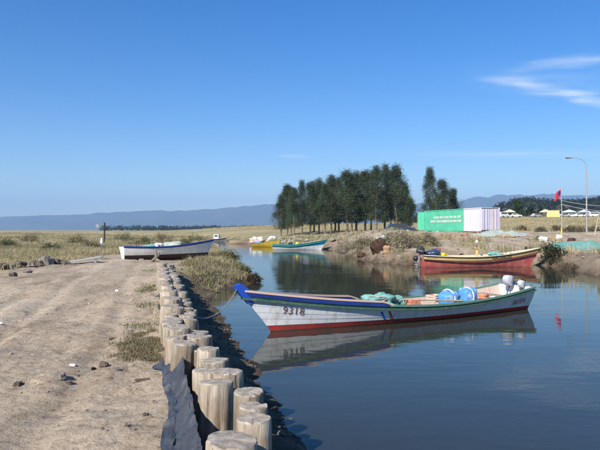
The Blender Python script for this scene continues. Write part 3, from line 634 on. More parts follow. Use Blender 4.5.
for k, (px, d, r, hh_) in enumerate(((6, 48, 1.0, .7), (30, 70, 1.4, .8), (52, 38, .8, .55), (78, 60, 1.3, .8), (92, 44, .9, .6), (124, 76, 1.6, 1.0), (141, 58, 1.2, .8), (163, 66, 1.4, .9), (183, 50, 1.0, .7), (196, 74, 1.5, .9))):
    bush(at(px, d), d, r, hh_, ((.20, .19, .09), (.25, .21, .12), (.15, .16, .07))[k % 3], 'low scrubby shrub in the meadow, %s from the left' % ORD[k], 420 + k, 'meadow_shrub', 'meadow shrubs', 40, .16, 34)
for k, (px, d, r) in enumerate(((522, 88, 1.1), (541, 80, .9), (556, 86, 1.0), (570, 74, 1.0), (578, 80, 1.5), (593, 84, 1.3))):
    bush(at(px, d), d, r, .75, ((.24, .18, .10), (.17, .15, .08))[k % 2], 'brown scrubby shrub on the golden slope, %s from the container' % ORD[k], 440 + k, 'slope_shrub', 'slope shrubs', 40, .18, 34)

# ------------------------------------------------------------------ log retaining wall
def log_mesh(seed, r, h):
    rr = random.Random(seed); seg = 34; ph = [rr.uniform(0, 6.28) for _ in range(6)]
    zs = [0, .3, .55, .8, .93, 1.0 - .012 / h, 1.0]; V = []; F = []; mi = []
    tx, ty = rr.uniform(-.07, .07), rr.uniform(-.07, .07)
    cracks = [(rr.uniform(0, 6.28), rr.uniform(.012, .035)) for _ in range(5)]; chips = [(rr.uniform(0, 6.28), rr.uniform(.25, .6), rr.uniform(.004, .018)) for _ in range(2)]
    for j, zf in enumerate(zs):
        for k in range(seg):
            a = 2 * math.pi * k / seg
            f = 1 + .035 * math.sin(2 * a + ph[0]) + .025 * math.sin(3 * a + ph[1]) + .012 * math.sin(7 * a + ph[2]) + .01 * math.sin(11 * a + ph[3] + 2 * zf)
            for ca, cw in cracks:
                da = abs((a - ca + math.pi) % (2 * math.pi) - math.pi)
                if da < .15: f -= cw * 2
            q = r * f * (1.02 + .04 * (1 - zf)); q *= .955 if j == len(zs) - 1 else 1
            x, y = q * math.cos(a), q * math.sin(a); z = h * zf
            if j >= 5: z += (tx * x + ty * y) * 1.0 + rr.uniform(-.002, .002)
            if j >= 5:
                for ca, cw, cd_ in chips:
                    da = abs((a - ca + math.pi) % (2 * math.pi) - math.pi)
                    if da < cw: z -= cd_ * (1 - da / cw); x *= 1 - .35 * cd_ / r * (1 - da / cw); y *= 1 - .35 * cd_ / r * (1 - da / cw)
            V.append((x, y, z - h))
    n = len(zs)
    for j in range(n - 1):
        for k in range(seg): F.append((j * seg + k, j * seg + (k + 1) % seg, (j + 1) * seg + (k + 1) % seg, (j + 1) * seg + k)); mi.append(0 if j < n - 2 else 1)
    o2 = (n - 1) * seg; c = len(V)
    for k in range(seg): x, y, z = V[o2 + k]; V.append((x * .72, y * .72, z * .6 + rr.uniform(-.001, .001)))
    V.append((0, 0, -.002))
    for k in range(seg):
        F.append((o2 + k, o2 + (k + 1) % seg, c + (k + 1) % seg, c + k)); mi.append(1)
        F.append((c + k, c + (k + 1) % seg, c + seg)); mi.append(1)
    me = bpy.data.meshes.new('log'); me.from_pydata(V, [], F); me.materials.append(M['log']); me.materials.append(M['logend']); me.polygons.foreach_set('material_index', mi)
    me.polygons.foreach_set('use_smooth', [m == 0 for m in mi]); me.update(); return me
wall = empty('log_wall', (-1.2, 6.5, .5), 0, 'retaining wall of upright sawn logs between the dirt path and the water', 'wall')
def put_log(me, x, y, top, rz=None, tilt=.055):
    o = link('log', me, wall); o.location = (x + 1.2, y - 6.5, top - .5); o.rotation_euler = (random.uniform(-tilt, tilt), random.uniform(-tilt, tilt), random.uniform(0, 6.28) if rz is None else rz); return o
near = [(-.378, 3.25, 1.24, .295), (-.285, 3.62, 1.24, .205), (-.305, 3.88, 1.235, .185), (-.37, 4.21, 1.24, .215), (-.64, 4.48, 1.24, .255), (-.60, 4.80, 1.245, .25), (-.80, 4.93, 1.225, .22), (-.76, 5.22, 1.24, .25), (-.83, 5.48, 1.19, .19),
        (-.90, 5.74, 1.24, .21), (-1.19, 6.04, 1.24, .25), (-1.0, 6.02, 1.17, .19), (-1.09, 6.36, 1.245, .27), (-1.36, 6.42, 1.23, .24), (-1.20, 6.70, 1.20, .23), (-1.44, 6.95, 1.24, .26), (-1.24, 7.02, 1.13, .2),
        (-.22, 2.9, 1.2, .25), (-.12, 2.55, 1.22, .26), (-.02, 2.2, 1.2, .24)]
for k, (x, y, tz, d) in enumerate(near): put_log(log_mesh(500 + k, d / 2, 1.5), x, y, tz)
LM = [log_mesh(600 + k, .10 + .022 * (k % 4), 1.45) for k in range(8)]
y = 7.25; k = 0
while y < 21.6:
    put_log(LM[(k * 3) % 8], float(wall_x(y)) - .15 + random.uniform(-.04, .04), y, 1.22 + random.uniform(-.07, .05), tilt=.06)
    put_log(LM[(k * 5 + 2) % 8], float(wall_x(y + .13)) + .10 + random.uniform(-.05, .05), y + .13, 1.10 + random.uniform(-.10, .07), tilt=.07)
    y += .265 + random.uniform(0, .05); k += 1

# torn sheeting between wall and path
def sheet(name, yc0, yc1, w0, w1, seed, ny_=150, nw=34):
    V = []
    for j in range(ny_):
        t = j / (ny_ - 1); y = yc0 + (yc1 - yc0) * t; e0 = .035 * math.sin(t * 7 + seed) + .02 * math.sin(t * 17 + 1) + (.10 * math.exp(-((t - .96) / .05) ** 2))
        for i in range(nw):
            s = i / (nw - 1); wd = w0 + (w1 - w0) * t; V.append((float(wall_x(y)) - .13 - (1 - s) * (wd + e0), y, s))
    V = np.array(V); s = V[:, 2]; X, Y = V[:, 0], V[:, 1]; g = land(np.minimum(X, wall_x(Y) - .16), Y)
    wr = fbm(X * 3.5 + Y * 1.5, Y * 2.6, seed, 4); wr2 = fbm(X * 11, Y * 8, seed + 9, 3)
    fold = (1 - np.abs(np.sin(Y * 5.0 + X * 7 + 5 * wr))) ** 2 * .045 + (1 - np.abs(np.sin(Y * 11 - X * 9 + 6 * wr2))) ** 3 * .022
    tl = (Y - yc0) / (yc1 - yc0); lift = np.clip(.17 * sst(.40, 1.0, s) * sst(1.0, .82, tl) + .06 * (wr + .4) + fold, 0, 1)
    z = g + .012 + lift * sst(-.06, .22, s) * (.25 + .75 * sst(0, .5, s)) + .012 * wr2
    V = np.stack([X + .015 * wr2, Y + .02 * wr, z], 1)
    a, b = np.meshgrid(np.arange(nw - 1), np.arange(ny_ - 1)); k = (b * nw + a).ravel()
    tt = (Y[k] - yc0) / (yc1 - yc0); hole = ((fbm(X[k] * 4, Y[k] * 4, seed + 20, 3) < .68) | (s[k] > .7)) & (tt < .97 - .16 * sst(.3, 1, s[k]) + .05 * fbm(X[k] * 5, Y[k] * 0, seed + 30, 3))
    Qf = np.stack([k, k + 1, k + nw + 1, k + nw], 1)[hole]
    return mesh_np(name, V, quads=Qf, mats=[M['tarp']], smooth=True)
tag(sheet('plastic_sheet', 2.3, 6.7, .17, .23, 31), 'crumpled grey blue plastic sheeting along the path side of the nearest logs', 'sheeting')
tag(sheet('plastic_sheet', 10.2, 13.2, .12, .22, 37, 70, 14), 'ragged strip of dark blue sheeting halfway along the log wall', 'sheeting')

# ------------------------------------------------------------------ boats
class Hull:
    def __init__(s, L, B, keel, sheer, rake, transom=.78, p=.55, bowp=2.1, mx=.42): s.L, s.B, s.keel, s.sheer, s.rake, s.tr, s.p, s.bp, s.mx = L, B, keel, sheer, rake, transom, p, bowp, mx
    def b(s, t): return s.B / 2 * (s.tr + (1 - s.tr) * math.sin(math.pi / 2 * t / s.mx) if t < s.mx else 1 - ((t - s.mx) / (1 - s.mx)) ** s.bp)
    def k(s, t): return s.keel + max(0, (t - .75) / .25) ** 2 * .10
    def pt(s, t, z, off=0.0):
        k, sh = s.k(t), s.sheer(t); u = max(0.0, (z - k) / (sh - k)); g = max(0, (t - .55) / .45) ** 1.6
        y = s.b(t) * u ** (s.p * (1 + .5 * t ** 3)); x = s.L * t + s.rake * u ** 1.15 * g - .10 * u * max(0, 1 - t * 4)
        return x + (off * t ** 12), y + off * (1 - t ** 12 * .6), z
    def band(s, z0, z1, off=0.0, t0=0.0, t1=1.0, n=56, rows=3, side=(1, -1), inner=False, thick=0):
        mb = MB()
        for sg in side:
            V = []
            for i in range(n + 1):
                t = t0 + (t1 - t0) * i / n
                for j in range(rows + 1):
                    a, b_ = z0(t), z1(t); x, y, z = s.pt(t, a + (b_ - a) * j / rows, off)
                    V.append((x - (.06 * t ** 6 if inner else 0), sg * max(y, .0), z))
            F = []
            for i in range(n):
                for j in range(rows):
                    q = (i * (rows + 1) + j, (i + 1) * (rows + 1) + j, (i + 1) * (rows + 1) + j + 1, i * (rows + 1) + j + 1); F.append(q if (sg < 0) != inner else q[::-1])
            mb.add(V, F, 0, True)
        return mb
    def rail(s, w_, h_, dz=0.0, t0=0.0, t1=1.0, n=56, out_=.02, side=(1, -1), top=None):
        mb = MB()
        for sg in side:
            V = []
            for i in range(n + 1):
                t = t0 + (t1 - t0) * i / n; zt = (top(t) if top else s.sheer(t)) + dz; x, y, _ = s.pt(t, s.sheer(t))
                yo = y + out_; yi = max(y + out_ - w_, 0.0)
                for (yy, zz) in ((yo, zt - h_), (yo, zt), (yi, zt), (yi, zt - h_)): V.append((x + out_ * t ** 12, sg * yy, zz))
            F = []
            for i in range(n):
                for j in range(4):
                    q = (i * 4 + j, i * 4 + (j + 1) % 4, i * 4 + 4 + (j + 1) % 4, i * 4 + 4 + j); F.append(q if sg > 0 else q[::-1])
            F += [(3, 2, 1, 0) if sg > 0 else (0, 1, 2, 3), (n * 4, n * 4 + 1, n * 4 + 2, n * 4 + 3) if sg > 0 else (n * 4 + 3, n * 4 + 2, n * 4 + 1, n * 4)]
            mb.add(V, F, 0)
        return mb
    def floor(s, z, t0=.02, t1=.93, n=30):
        mb = MB(); V = []
        for i in range(n + 1):
            t = t0 + (t1 - t0) * i / n; x, y, _ = s.pt(t, max(z, s.k(t) + .02), -.03); V += [(x, max(y, 0), z), (x, -max(y, 0), z)]
        mb.add(V, [(2 * i, 2 * i + 1, 2 * i + 3, 2 * i + 2) for i in range(n)]); return mb
    def transom(s, mb=None, x=.0, top=None):
        mb = MB(); k, sh = s.k(0), s.sheer(0) if top is None else top; zs = [k + (sh - k) * j / 6 for j in range(7)]
        P_ = [s.pt(0, z) for z in zs]; ring = [(p[0], p[1], p[2]) for p in P_] + [(p[0], -p[1], p[2]) for p in P_[::-1]]
        n = len(ring); V = ring + [(p[0] + .05, p[1] * .97, p[2]) for p in ring]
        mb.add(V, [tuple(range(n - 1, -1, -1)), tuple(range(n, 2 * n))] + [(i, (i + 1) % n, n + (i + 1) % n, n + i) for i in range(n)]); return mb
    def thwart(s, t, z, w_=.22, th=.04):
        mb = MB(); x, y, _ = s.pt(t, z, -.03); mb.box((x, 0, z), (w_, 2 * y, th), bev=.008); return mb
def outboard(parent, loc, tilt, cowl, scale=1.0, name='outboard_motor', rz=0):
    e = MB(); Mt = Matrix.Rotation(tilt, 3, 'Y')
    def T(p): return Vector(loc) + (Mt @ Vector(p)) * scale
    e.box(T((-.02, 0, -.28)), (.10 * scale, .07 * scale, .55 * scale), Mt, bev=.02); e.box(T((-.04, 0, -.62)), (.07 * scale, .04 * scale, .35 * scale), Mt, bev=.015)
    e.tube([T((.10, 0, -.66)), T((-.05, 0, -.66)), T((-.24, 0, -.66))], [.012 * scale, .055 * scale, .03 * scale], 8); e.box(T((-.06, 0, -.80)), (.12 * scale, .015 * scale, .14 * scale), Mt)
    e.box(T((.10, 0, -.10)), (.14 * scale, .16 * scale, .26 * scale), Mt, bev=.02); e.box(T((-.10, 0, -.50)), (.28 * scale, .13 * scale, .015 * scale), Mt)
    leg = e.build(name, M['grey'], parent)
    c = MB(); prof = [(.17, .05), (.20, .14), (.19, .26), (.12, .38), (-.02, .45), (-.14, .44), (-.22, .34), (-.25, .16), (-.23, .05)]; n = len(prof); V = []
    for yy, k in ((-.145, .80), (-.13, .93), (-.085, 1.0), (.085, 1.0), (.13, .93), (.145, .80)): V += [T((-.07 + (a + .07) * k, yy, .19 + (b - .19) * k)) for a, b in prof]
    c.add(V, [(q * n + i, q * n + (i + 1) % n, (q + 1) * n + (i + 1) % n, (q + 1) * n + i) for q in range(5) for i in range(n)] + [tuple(range(n - 1, -1, -1)), tuple(range(5 * n, 6 * n))], 0, True); c.build('cowling', cowl, leg)
    for yy in (-.148, .148):
        c = MB(); c.box(T((-.07, yy, .17)), (.30 * scale, .012 * scale, .05 * scale), Mt); c.build('cowling_stripe', M['grey'], leg)
    c = MB(); c.box(T((-.06, 0, .02)), (.40 * scale, .26 * scale, .05 * scale), Mt, bev=.02); c.build('cowling_base', M['black'], leg)
    p = MB()
    for q in range(3):
        a = q * 2.094; Rm_ = Mt @ Matrix.Rotation(a, 3, 'X'); p.box(Vector(loc) + (Mt @ Vector((-.26, 0, -.66))) * scale + (Rm_ @ Vector((0, 0, .07))) * scale, (.012 * scale, .07 * scale, .13 * scale), Rm_ @ Matrix.Rotation(.5, 3, 'Z'))
    p.build('propeller', M['black'], leg)
    h = MB(); h.tube([T((.12, 0, .06)), T((.35, 0, .10)), T((.55, 0, .14))], [.02, .018, .022], 6); h.build('tiller_handle', M['black'], leg)
    return leg
def lettering(text, size, hull, x0, zfn, direction, side, material, parent, name, off=.012, bold=.0):
    cu = bpy.data.curves.new('lettering', 'FONT'); cu.body = text; cu.size = size; cu.offset = bold; cu.resolution_u = 2; cu.space_character = 1.08
    ob = bpy.data.objects.new('lettering', cu); COL.objects.link(ob); dg = bpy.context.evaluated_depsgraph_get(); me0 = ob.evaluated_get(dg).to_mesh()
    V = [v.co.copy() for v in me0.vertices]; F = [tuple(p.vertices) for p in me0.polygons]; bpy.data.objects.remove(ob)
    def ysurf(x, z):
        lo, hi = 0.0, 1.0
        for _ in range(30):
            m = (lo + hi) / 2
            if hull.pt(m, z)[0] < x: lo = m
            else: hi = m
        return hull.pt(lo, z)[1]
    def P_(v, o): x = x0 + direction * v.x; z = zfn(x) + v.y; return (x, side * (ysurf(x, z) + o), z)
    n = len(V); VV = [P_(v, off) for v in V]; flip = (direction * side) > 0
    mb = MB(); mb.add(VV, [f[::-1] if flip else f for f in F]); return mb.build(name, material, parent)

# --- the moored white and green boat
h = Hull(8.4, 1.75, -.28, lambda t: .42 + (.26 * ((.42 - t) / .42) ** 2 if t < .42 else .49 * ((t - .42) / .58) ** 2.0), .85, p=.34)
B1 = empty('fishing_boat', (6.65, 18.1, 0), R(180 + 30.4), 'long white fishing boat with green strake, blue bow and red bottom, moored nearest', 'boat')
redtop = lambda t: .12 + .03 * t ** 3
h.band(lambda t: h.k(t) + .001, redtop, n=60, rows=6).build('hull_bottom', M['red'], B1)
stb = lambda t: h.sheer(t) - .085
for q in range(4):
    f0 = lambda t, q=q: redtop(t) + (stb(t) - redtop(t)) * q / 4; f1 = lambda t, q=q: redtop(t) + (stb(t) - redtop(t)) * (q + 1) / 4 + (.006 if q < 3 else 0)
    h.band(f0, f1, .006 * (q + 1), n=60, rows=2).build('side_plank', M['whitewear'], B1)
h.band(lambda t: -.03, lambda t: .022, .006, n=60, rows=1).build('waterline_slime', M['slime'], B1)
h.band(stb, lambda t: h.sheer(t), .0, n=60).build('sheer_strake', M['green'], B1)
h.rail(.05, .045, -.06, out_=.04).build('rubbing_strake', M['green'], B1)
bul = lambda t: h.sheer(t) + .12 * min(1, max(0, (t - .62) / .05))
mb = MB(); n = 40
for sg in (1, -1):
    V = []
    for i in range(n + 1):
        t = .64 + .36 * i / n; x, y, z = h.pt(t, h.sheer(t))
        for (yy, zz) in ((y + .012, z - .02), (y + .018, bul(t) - .045), (max(y - .03, 0), bul(t) - .045), (max(y - .03, 0), z - .02)): V.append((x + .10 * (zz - z) / .15 * t ** 8, sg * yy, zz))
    F = []
    for i in range(n):
        for j in range(4): q = (i * 4 + j, i * 4 + (j + 1) % 4, i * 4 + 4 + (j + 1) % 4, i * 4 + 4 + j); F.append(q if sg > 0 else q[::-1])
    F += [(3, 2, 1, 0), (n * 4, n * 4 + 1, n * 4 + 2, n * 4 + 3)]; mb.add(V, F)
mb.build('bow_bulwark', M['navy'], B1)
h.rail(.075, .045, 0, .64, 1.0, out_=.03, top=bul).build('bulwark_cap', M['tan'], B1)
h.rail(.07, .05, .03, 0, .65, out_=.03).build('gunwale', M['mint'], B1)
h.band(lambda t: max(.02, h.k(t) + .03), lambda t: h.sheer(t) - .01, -.035, n=50, inner=True).build('inner_planking', M['tan'], B1)
h.floor(.03).build('floor_boards', M['deck'], B1)
h.transom().build('transom', M['whitewear'], B1)
for t, z in ((.10, .42), (.27, .30), (.45, .30), (.63, .36), (.78, .5)): h.thwart(t, z).build('thwart', M['deck'], B1)
for i in range(13):
    t = .06 + i * .065
    for sg in (1, -1):
        mb = MB(); pts_ = [h.pt(t, .05 + (h.sheer(t) - .08) * j / 4, -.05) for j in range(5)]; mb.tube([(p[0], sg * p[1], p[2]) for p in pts_], .02, 4); mb.build('rib', M['tan'], B1)
sx = lambda z: h.pt(1, z)[0]
mb = MB(); mb.prism([(sx(.70) - .10, .70), (sx(.70) + .04, .69), (sx(.85) + .06, .85), (sx(.92) + .17, 1.03), (sx(.92) + .21, 1.13), (sx(.92) + .05, 1.17), (sx(.92) - .14, 1.06), (sx(.85) - .20, .86)], -.05, .05); mb.build('stem_head', M['blue'], B1)
mb = MB(); V = []
for i in range(13):
    t = .82 + .175 * i / 12; x, y, z = h.pt(t, h.sheer(t) - .02); V += [(x, max(y - .03, .004), z), (x, 0, z + .035), (x, -max(y - .03, .004), z)]
mb.add(V, [(3 * i + j, 3 * i + j + 1, 3 * i + j + 4, 3 * i + j + 3) for i in range(12) for j in (0, 1)]); mb.build('fore_deck', M['navy'], B1)
lettering('9318', .25, h, 8.30, lambda x: .38 + .11 * (x - 7.8), -1, 1, M['maroon'], B1, 'registration_number', off=.03)
lettering('RUTH', .20, h, .86, lambda x: .29 - .10 * x, -1, 1, M['pinkletter'], B1, 'stern_lettering', off=.03, bold=.008)
for nm, x_, m_ in (('blue_stripe', 5.62, M['blue']), ('red_stripe', 5.40, M['red'])):
    mb = MB(); V = []
    for i in range(9):
        z = .135 + .225 * i / 8; xx = x_ + .75 * (z - .15); t = min(range(400), key=lambda q: abs(h.pt(q / 400, z)[0] - xx)) / 400; y_ = h.pt(t, z)[1] + .034; V += [(xx, y_, z), (xx - .06, y_, z)]
    mb.add(V, [(2 * i, 2 * i + 2, 2 * i + 3, 2 * i + 1) for i in range(8)]); mb.build(nm, m_, B1)
outboard(B1, (.02, -.10, .78), R(74), M['silver'], .74)
outboard(B1, (-.03, .30, .70), R(66), M['silver'], .5)
def world(B, p): return B.matrix_basis @ Vector(p)
def lump(name, B, p, r, material, label, cat, seed, amp=.15, extra=None, flat=None, power=1.0, rz=0):
    q = world(B, p); o = empty(name, q, B.rotation_euler.z + rz, label, cat)
    mb = MB(); mb.blob((0, 0, r[2]), r, seed, amp, 44, 26, flat=flat, power=power, rough=.07 if amp > .1 else .03); mb.build('body', material, o)
    if extra: extra(o)
    return o
def netlines(o):
    mb = MB(); rr = random.Random(4)
    for i in range(9):
        a = rr.uniform(0, 6.28); mb.tube([(.36 * math.cos(a + j * .5) * math.cos(j * .25), .26 * math.sin(a + j * .5), .16 + .12 * math.sin(j * .5) + .03 * i / 3) for j in range(6)], .012, 5)
    mb.build('cord', M['rope'], o)
lump('net_bundle', B1, (5.35, .1, .34), (.38, .30, .19), M['net_teal'], 'teal bundle of fishing net heaped amidships in the white boat', 'net', 5, .3, netlines)
lump('net_bundle', B1, (4.85, .05, .34), (.22, .27, .15), M['net_teal'], 'small dark green net heap next to the orange crate in the white boat', 'net', 6, .3)
def crate(B, p, d, material, label, rz=0):
    o = empty('crate', world(B, p), B.rotation_euler.z + rz, label, 'crate'); lx, ly, lz = d
    for k, (c, s) in enumerate((((0, ly / 2, lz / 2), (lx, .02, lz)), ((0, -ly / 2, lz / 2), (lx, .02, lz)), ((lx / 2, 0, lz / 2), (.02, ly - .025, lz)), ((-lx / 2, 0, lz / 2), (.02, ly - .025, lz)))):
        mb = MB(); 
        for q in range(3): mb.box((c[0], c[1], lz * (.16 + .33 * q)), (s[0], s[1], lz * .24), bev=.004)
        mb.build('side', material, o)
    mb = MB(); mb.box((0, 0, .012), (lx - .03, ly - .03, .02)); mb.build('floor', material, o)
    return o
crate(B1, (4.4, .3, .32), (.32, .28, .24), M['orange'], 'orange red slatted crate beside the teal nets in the white boat')
crate(B1, (3.1, -.25, .34), (.4, .3, .22), M['tan'], 'pale salmon slatted crate in the middle of the white boat', .3)
def strap(o):
    mb = MB(); mb.tube([(.02 + .02 * math.sin(a), .27 * math.cos(a), .25 + .25 * math.sin(a)) for a in np.linspace(-.4, 3.5, 16)], .022, 5); mb.build('white_strap', M['bag'], o)
lump('blue_sack', B1, (2.9, .12, .22), (.30, .27, .24), M['bluesack'], 'round blue plastic sack with white strap, nearer the bow of the white boat', 'sack', 11, .07, strap, power=.85)
lump('blue_sack', B1, (2.12, .08, .24), (.26, .26, .25), M['bluesack'], 'round blue plastic sack nearer the motor of the white boat', 'sack', 12, .06, strap, power=.8)
lump('white_float', B1, (1.05, .1, .27), (.10, .08, .08), M['bag'], 'small white float lying aft of the blue sacks in the white boat', 'float', 13, .04)
lump('red_cloth', B1, (1.25, -.1, .3), (.18, .14, .09), M['orange'], 'crumpled reddish cloth aft of the blue sacks in the white boat', 'cloth', 14, .3)
def oar(B, p0, p1, label):
    a, b = world(B, p0), world(B, p1); o = empty('oar', a, 0, label, 'oar'); mb = MB(); d = b - a
    mb.tube([(0, 0, 0), d * .75], .022, 7); mb.build('shaft', M['bamboo'], o); mb = MB(); mb.tube([d * .74, d * .80, d], [.022, .05, .045], 7); mb.build('blade', M['bamboo'], o)
oar(B1, (2.7, .45, .42), (5.6, .25, .62), 'pale wooden oar lying along the white boat')

# --- the red and yellow boat
h2 = Hull(7.2, 1.9, -.25, lambda t: .68 + (.11 * ((.4 - t) / .4) ** 2 if t < .4 else .55 * ((t - .4) / .6) ** 2.2), .78, p=.3)
B2 = empty('fishing_boat', (7.95, 38.0, 0), R(4), 'red hulled fishing boat with yellow strake moored under the far bank', 'boat')
h2.band(lambda t: h2.k(t) + .001, lambda t: h2.sheer(t) - .27, n=50, rows=7).build('hull_side', M['pinkred'], B2)
h2.band(lambda t: h2.sheer(t) - .27, lambda t: h2.sheer(t), n=50).build('sheer_strake', M['yellow'], B2)
h2.rail(.05, .045, -.245, out_=.03).build('rubbing_strake', M['line'], B2)
h2.rail(.07, .035, -.03, out_=.028).build('dark_rail', M['line'], B2)
h2.rail(.08, .045, .03, out_=.03).build('gunwale', M['cream'], B2)
h2.band(lambda t: max(.1, h2.k(t) + .03), lambda t: h2.sheer(t) - .01, -.035, n=40, inner=True).build('inner_planking', M['cream'], B2)
h2.floor(.12).build('floor_boards', M['deck'], B2); h2.transom().build('transom', M['pinkred'], B2)
for t, z in ((.1, .55), (.3, .5), (.52, .5), (.72, .58)): h2.thwart(t, z).build('thwart', M['cream'], B2)
mb = MB(); V = []
for i in range(11):
    t = .8 + .195 * i / 10; x, y, z = h2.pt(t, h2.sheer(t) - .015); V += [(x, max(y - .03, .004), z), (x, -max(y - .03, .004), z)]
mb.add(V, [(2 * i, 2 * i + 1, 2 * i + 3, 2 * i + 2) for i in range(10)]); mb.build('fore_deck', M['cream'], B2)
mb = MB(); mb.tube([(h2.pt(1, 1.0)[0] - .02, 0, 1.0), (h2.pt(1, 1.2)[0] + .06, 0, 1.28)], [.06, .07], 8); mb.build('stem_head', M['line'], B2)
lettering('NACAELSSI', .26, h2, 4.35, lambda x: h2.sheer(min(1, x / 7.6)) - .225, 1, -1, M['line'], B2, 'name_lettering', bold=.006)
lettering('ALCA21', .2, h2, .12, lambda x: h2.sheer(0) - .21, 1, -1, M['green'], B2, 'stern_lettering')
outboard(B2, (-.14, -.1, .85), R(12), M['black'], 1.15)
mb = MB(); mb.blob((0, 0, 0), (.17, .17, .17), 4, .02, 14, 10); o = mb.build('black_float', M['black']); o.location = (at(415.5, 36.6), 36.6, .62); tag(o, 'black round float hanging off the red boat stern', 'float')
mb = MB(); mb.tube([(0, 0, .15), (.25, .5, .35), (.45, 1.2, .2)], .012, 5); mb.build('lanyard', M['rope'], o)
lump('yellow_oilskin', B2, (1.35, .1, .55), (.42, .25, .16), M['yelplastic'], 'bright yellow oilskin heap near the stern of the red boat', 'oilskin', 21, .25)
lump('dark_sack', B2, (.75, .1, .55), (.5, .36, .28), M['carred'], 'dark blue sack piled at the stern of the red boat', 'sack', 22, .18)
lump('purple_sack', B2, (1.05, .3, .72), (.25, .22, .26), M['maroon'], 'dark purple sack behind the yellow oilskin in the red boat', 'sack', 23, .2)
lump('net_bundle', B2, (4.85, .1, .6), (.34, .28, .2), M['net_teal'], 'teal net bundle forward in the red boat', 'net', 24, .25)
lump('blue_bag', B2, (5.3, .1, .6), (.26, .2, .13), M['navy'], 'navy bag ahead of the teal net in the red boat', 'bag', 25, .2)
mb = MB(); mb.box((3.65, 0, .82), (.16, .16, .7), bev=.02); mb.box((3.65, 0, 1.2), (.3, .3, .05), bev=.01); o = mb.build('bollard_post', M['yellow'], B2)
mb = MB(); mb.blob((3.65, 0, 1.62), (.11, .11, .13), 2, .02, 10, 8); mb.build('lamp_globe', M['cream'], B2); mb = MB(); mb.tube([(3.65, 0, 1.2), (3.65, 0, 1.55)], .02, 6); mb.build('lamp_stem', M['line'], B2)
mb = MB(); mb.tube([(5.5, .1, .4), (5.52, .1, 2.1)], .02, 6); mb.build('staff', M['bamboo'], B2)

# --- small boats
def small_boat(name, loc, rz, L, B_, sheer, rake, cols, label, keel=-.2, shade_band=None, thw=((.2, .35), (.5, .3), (.75, .38)), zf=.05, bands=None, group=None):
    hh = Hull(L, B_, keel, sheer, rake, p=.38); b = empty(name, loc, rz, label, 'boat', group); lo, up, cap, inn = cols
    zl = bands or (lambda t: hh.sheer(t) - .28)
    if shade_band: hh.band(lambda t: hh.k(t) + .001, shade_band[0], n=40, rows=4).build('hull_bottom', shade_band[1], b)  # dark lower band, coloured as the shade under the hull side
    hh.band(shade_band[0] if shade_band else (lambda t: hh.k(t) + .001), zl, n=40, rows=5).build('hull_side' if shade_band else 'hull_bottom', lo, b); hh.band(zl, lambda t: hh.sheer(t), n=40).build('sheer_strake', up, b)
    hh.rail(.06, .05, .025, out_=.025).build('gunwale', cap, b); hh.band(lambda t: max(zf - .02, hh.k(t) + .03), lambda t: hh.sheer(t) - .01, -.03, n=36, inner=True).build('inner_planking', inn, b)
    hh.floor(zf).build('floor_boards', M['deck'], b); hh.transom().build('transom', lo, b)
    for t, z in thw: hh.thwart(t, z).build('thwart', inn, b)
    return b, hh
B3, h3 = small_boat('rowing_boat', (-3.25, 71.3, 0), R(-2), 5.8, 1.7, lambda t: .6 + (.06 * ((.3 - t) / .3) ** 2 if t < .3 else .68 * ((t - .3) / .7) ** 2), .85, (M['white'], M['teal'], M['seagreen'], M['seagreen']), 'teal boat with white bottom and raised bow, moored below the tree row', bands=lambda t: .30 + .55 * max(0, t - .3) ** 1.7)
h3.rail(.04, .05, -.14, out_=.028).build('rubbing_strake', M['seagreen'], B3)
mb = MB(); mb.box((2.1, -.1, .75), (.5, .4, .35), bev=.05); mb.build('engine_box', M['black'], B3)
mb = MB(); mb.blob((2.9, 0, .72), (.28, .22, .16), 3, .2); q = mb.build('yellow_bag', M['yelplastic']); q.location = world(B3, (0, 0, 0)); tag(q, 'yellow bag lying in the teal boat', 'bag')
B4, h4 = small_boat('rowing_boat', (-6.6, 84.6, 0), R(-38), 4.2, 1.6, lambda t: .55 + .95 * max(0, t - .25) ** 1.8, .7, (M['ochreyellow'], M['ochreyellow'], M['seagreen'], M['seagreen']), 'yellow boat with high bow beside the stern of the teal boat')
B5, h5 = small_boat('rowing_boat', (at(229, 101), 102.5, 0), R(2), 3.4, 1.4, lambda t: .5 + .9 * max(0, t - .3) ** 2, .5, (M['tan'], M['yellow'], M['tan'], M['deck']), 'tan orange boat at the far bank left of the yellow boat')
B6, h6 = small_boat('rowing_boat', (at(212, 118), 119, 0), R(-12), 2.6, 1.5, lambda t: .6 + .6 * max(0, t - .3) ** 2, .4, (M['grey'], M['black'], M['white'], M['grey']), 'dark grey boat with small white cabin at the far end of the channel')
mb = MB(); mb.box((.9, 0, 1.05), (1.1, 1.0, .9), bev=.06); cb = mb.build('cabin', M['white'], B6)
for yy in (-.51, .51):
    mb = MB(); mb.box((.9, yy, 1.2), (.7, .02, .3)); mb.build('cabin_window', M['glass'], cb)
zb = gz(-7, 29.3)
a_b = math.atan2(30.9 - 28.7, -4.9 + 8.75)
sh7 = lambda t: .44 + (.04 * ((.35 - t) / .35) ** 2 if t < .35 else .34 * ((t - .35) / .65) ** 2)
B7, h7 = small_boat('rowing_boat', (-8.7, 28.75, zb + .25), a_b, 4.35, 1.35, sh7, .42, (M['white'], M['navy'], M['navy'], M['teal']), 'beached white boat with navy gunwale on the dirt beside the log wall end', keel=-.22, bands=lambda t: sh7(t) - .075, zf=.06, shade_band=(lambda t: .04 + .12 * max(0, t - .3) ** 1.2, M['line']))  # underside shade painted in as a dark band low on the hull
B7.rotation_euler.x = R(-2)
mb = MB()
for sx in (.8, 3.3):
    mb = MB(); mb.box((sx, 0, -.25), (.22, .8, .22), bev=.02); mb.build('support_block', M['board'], B7)
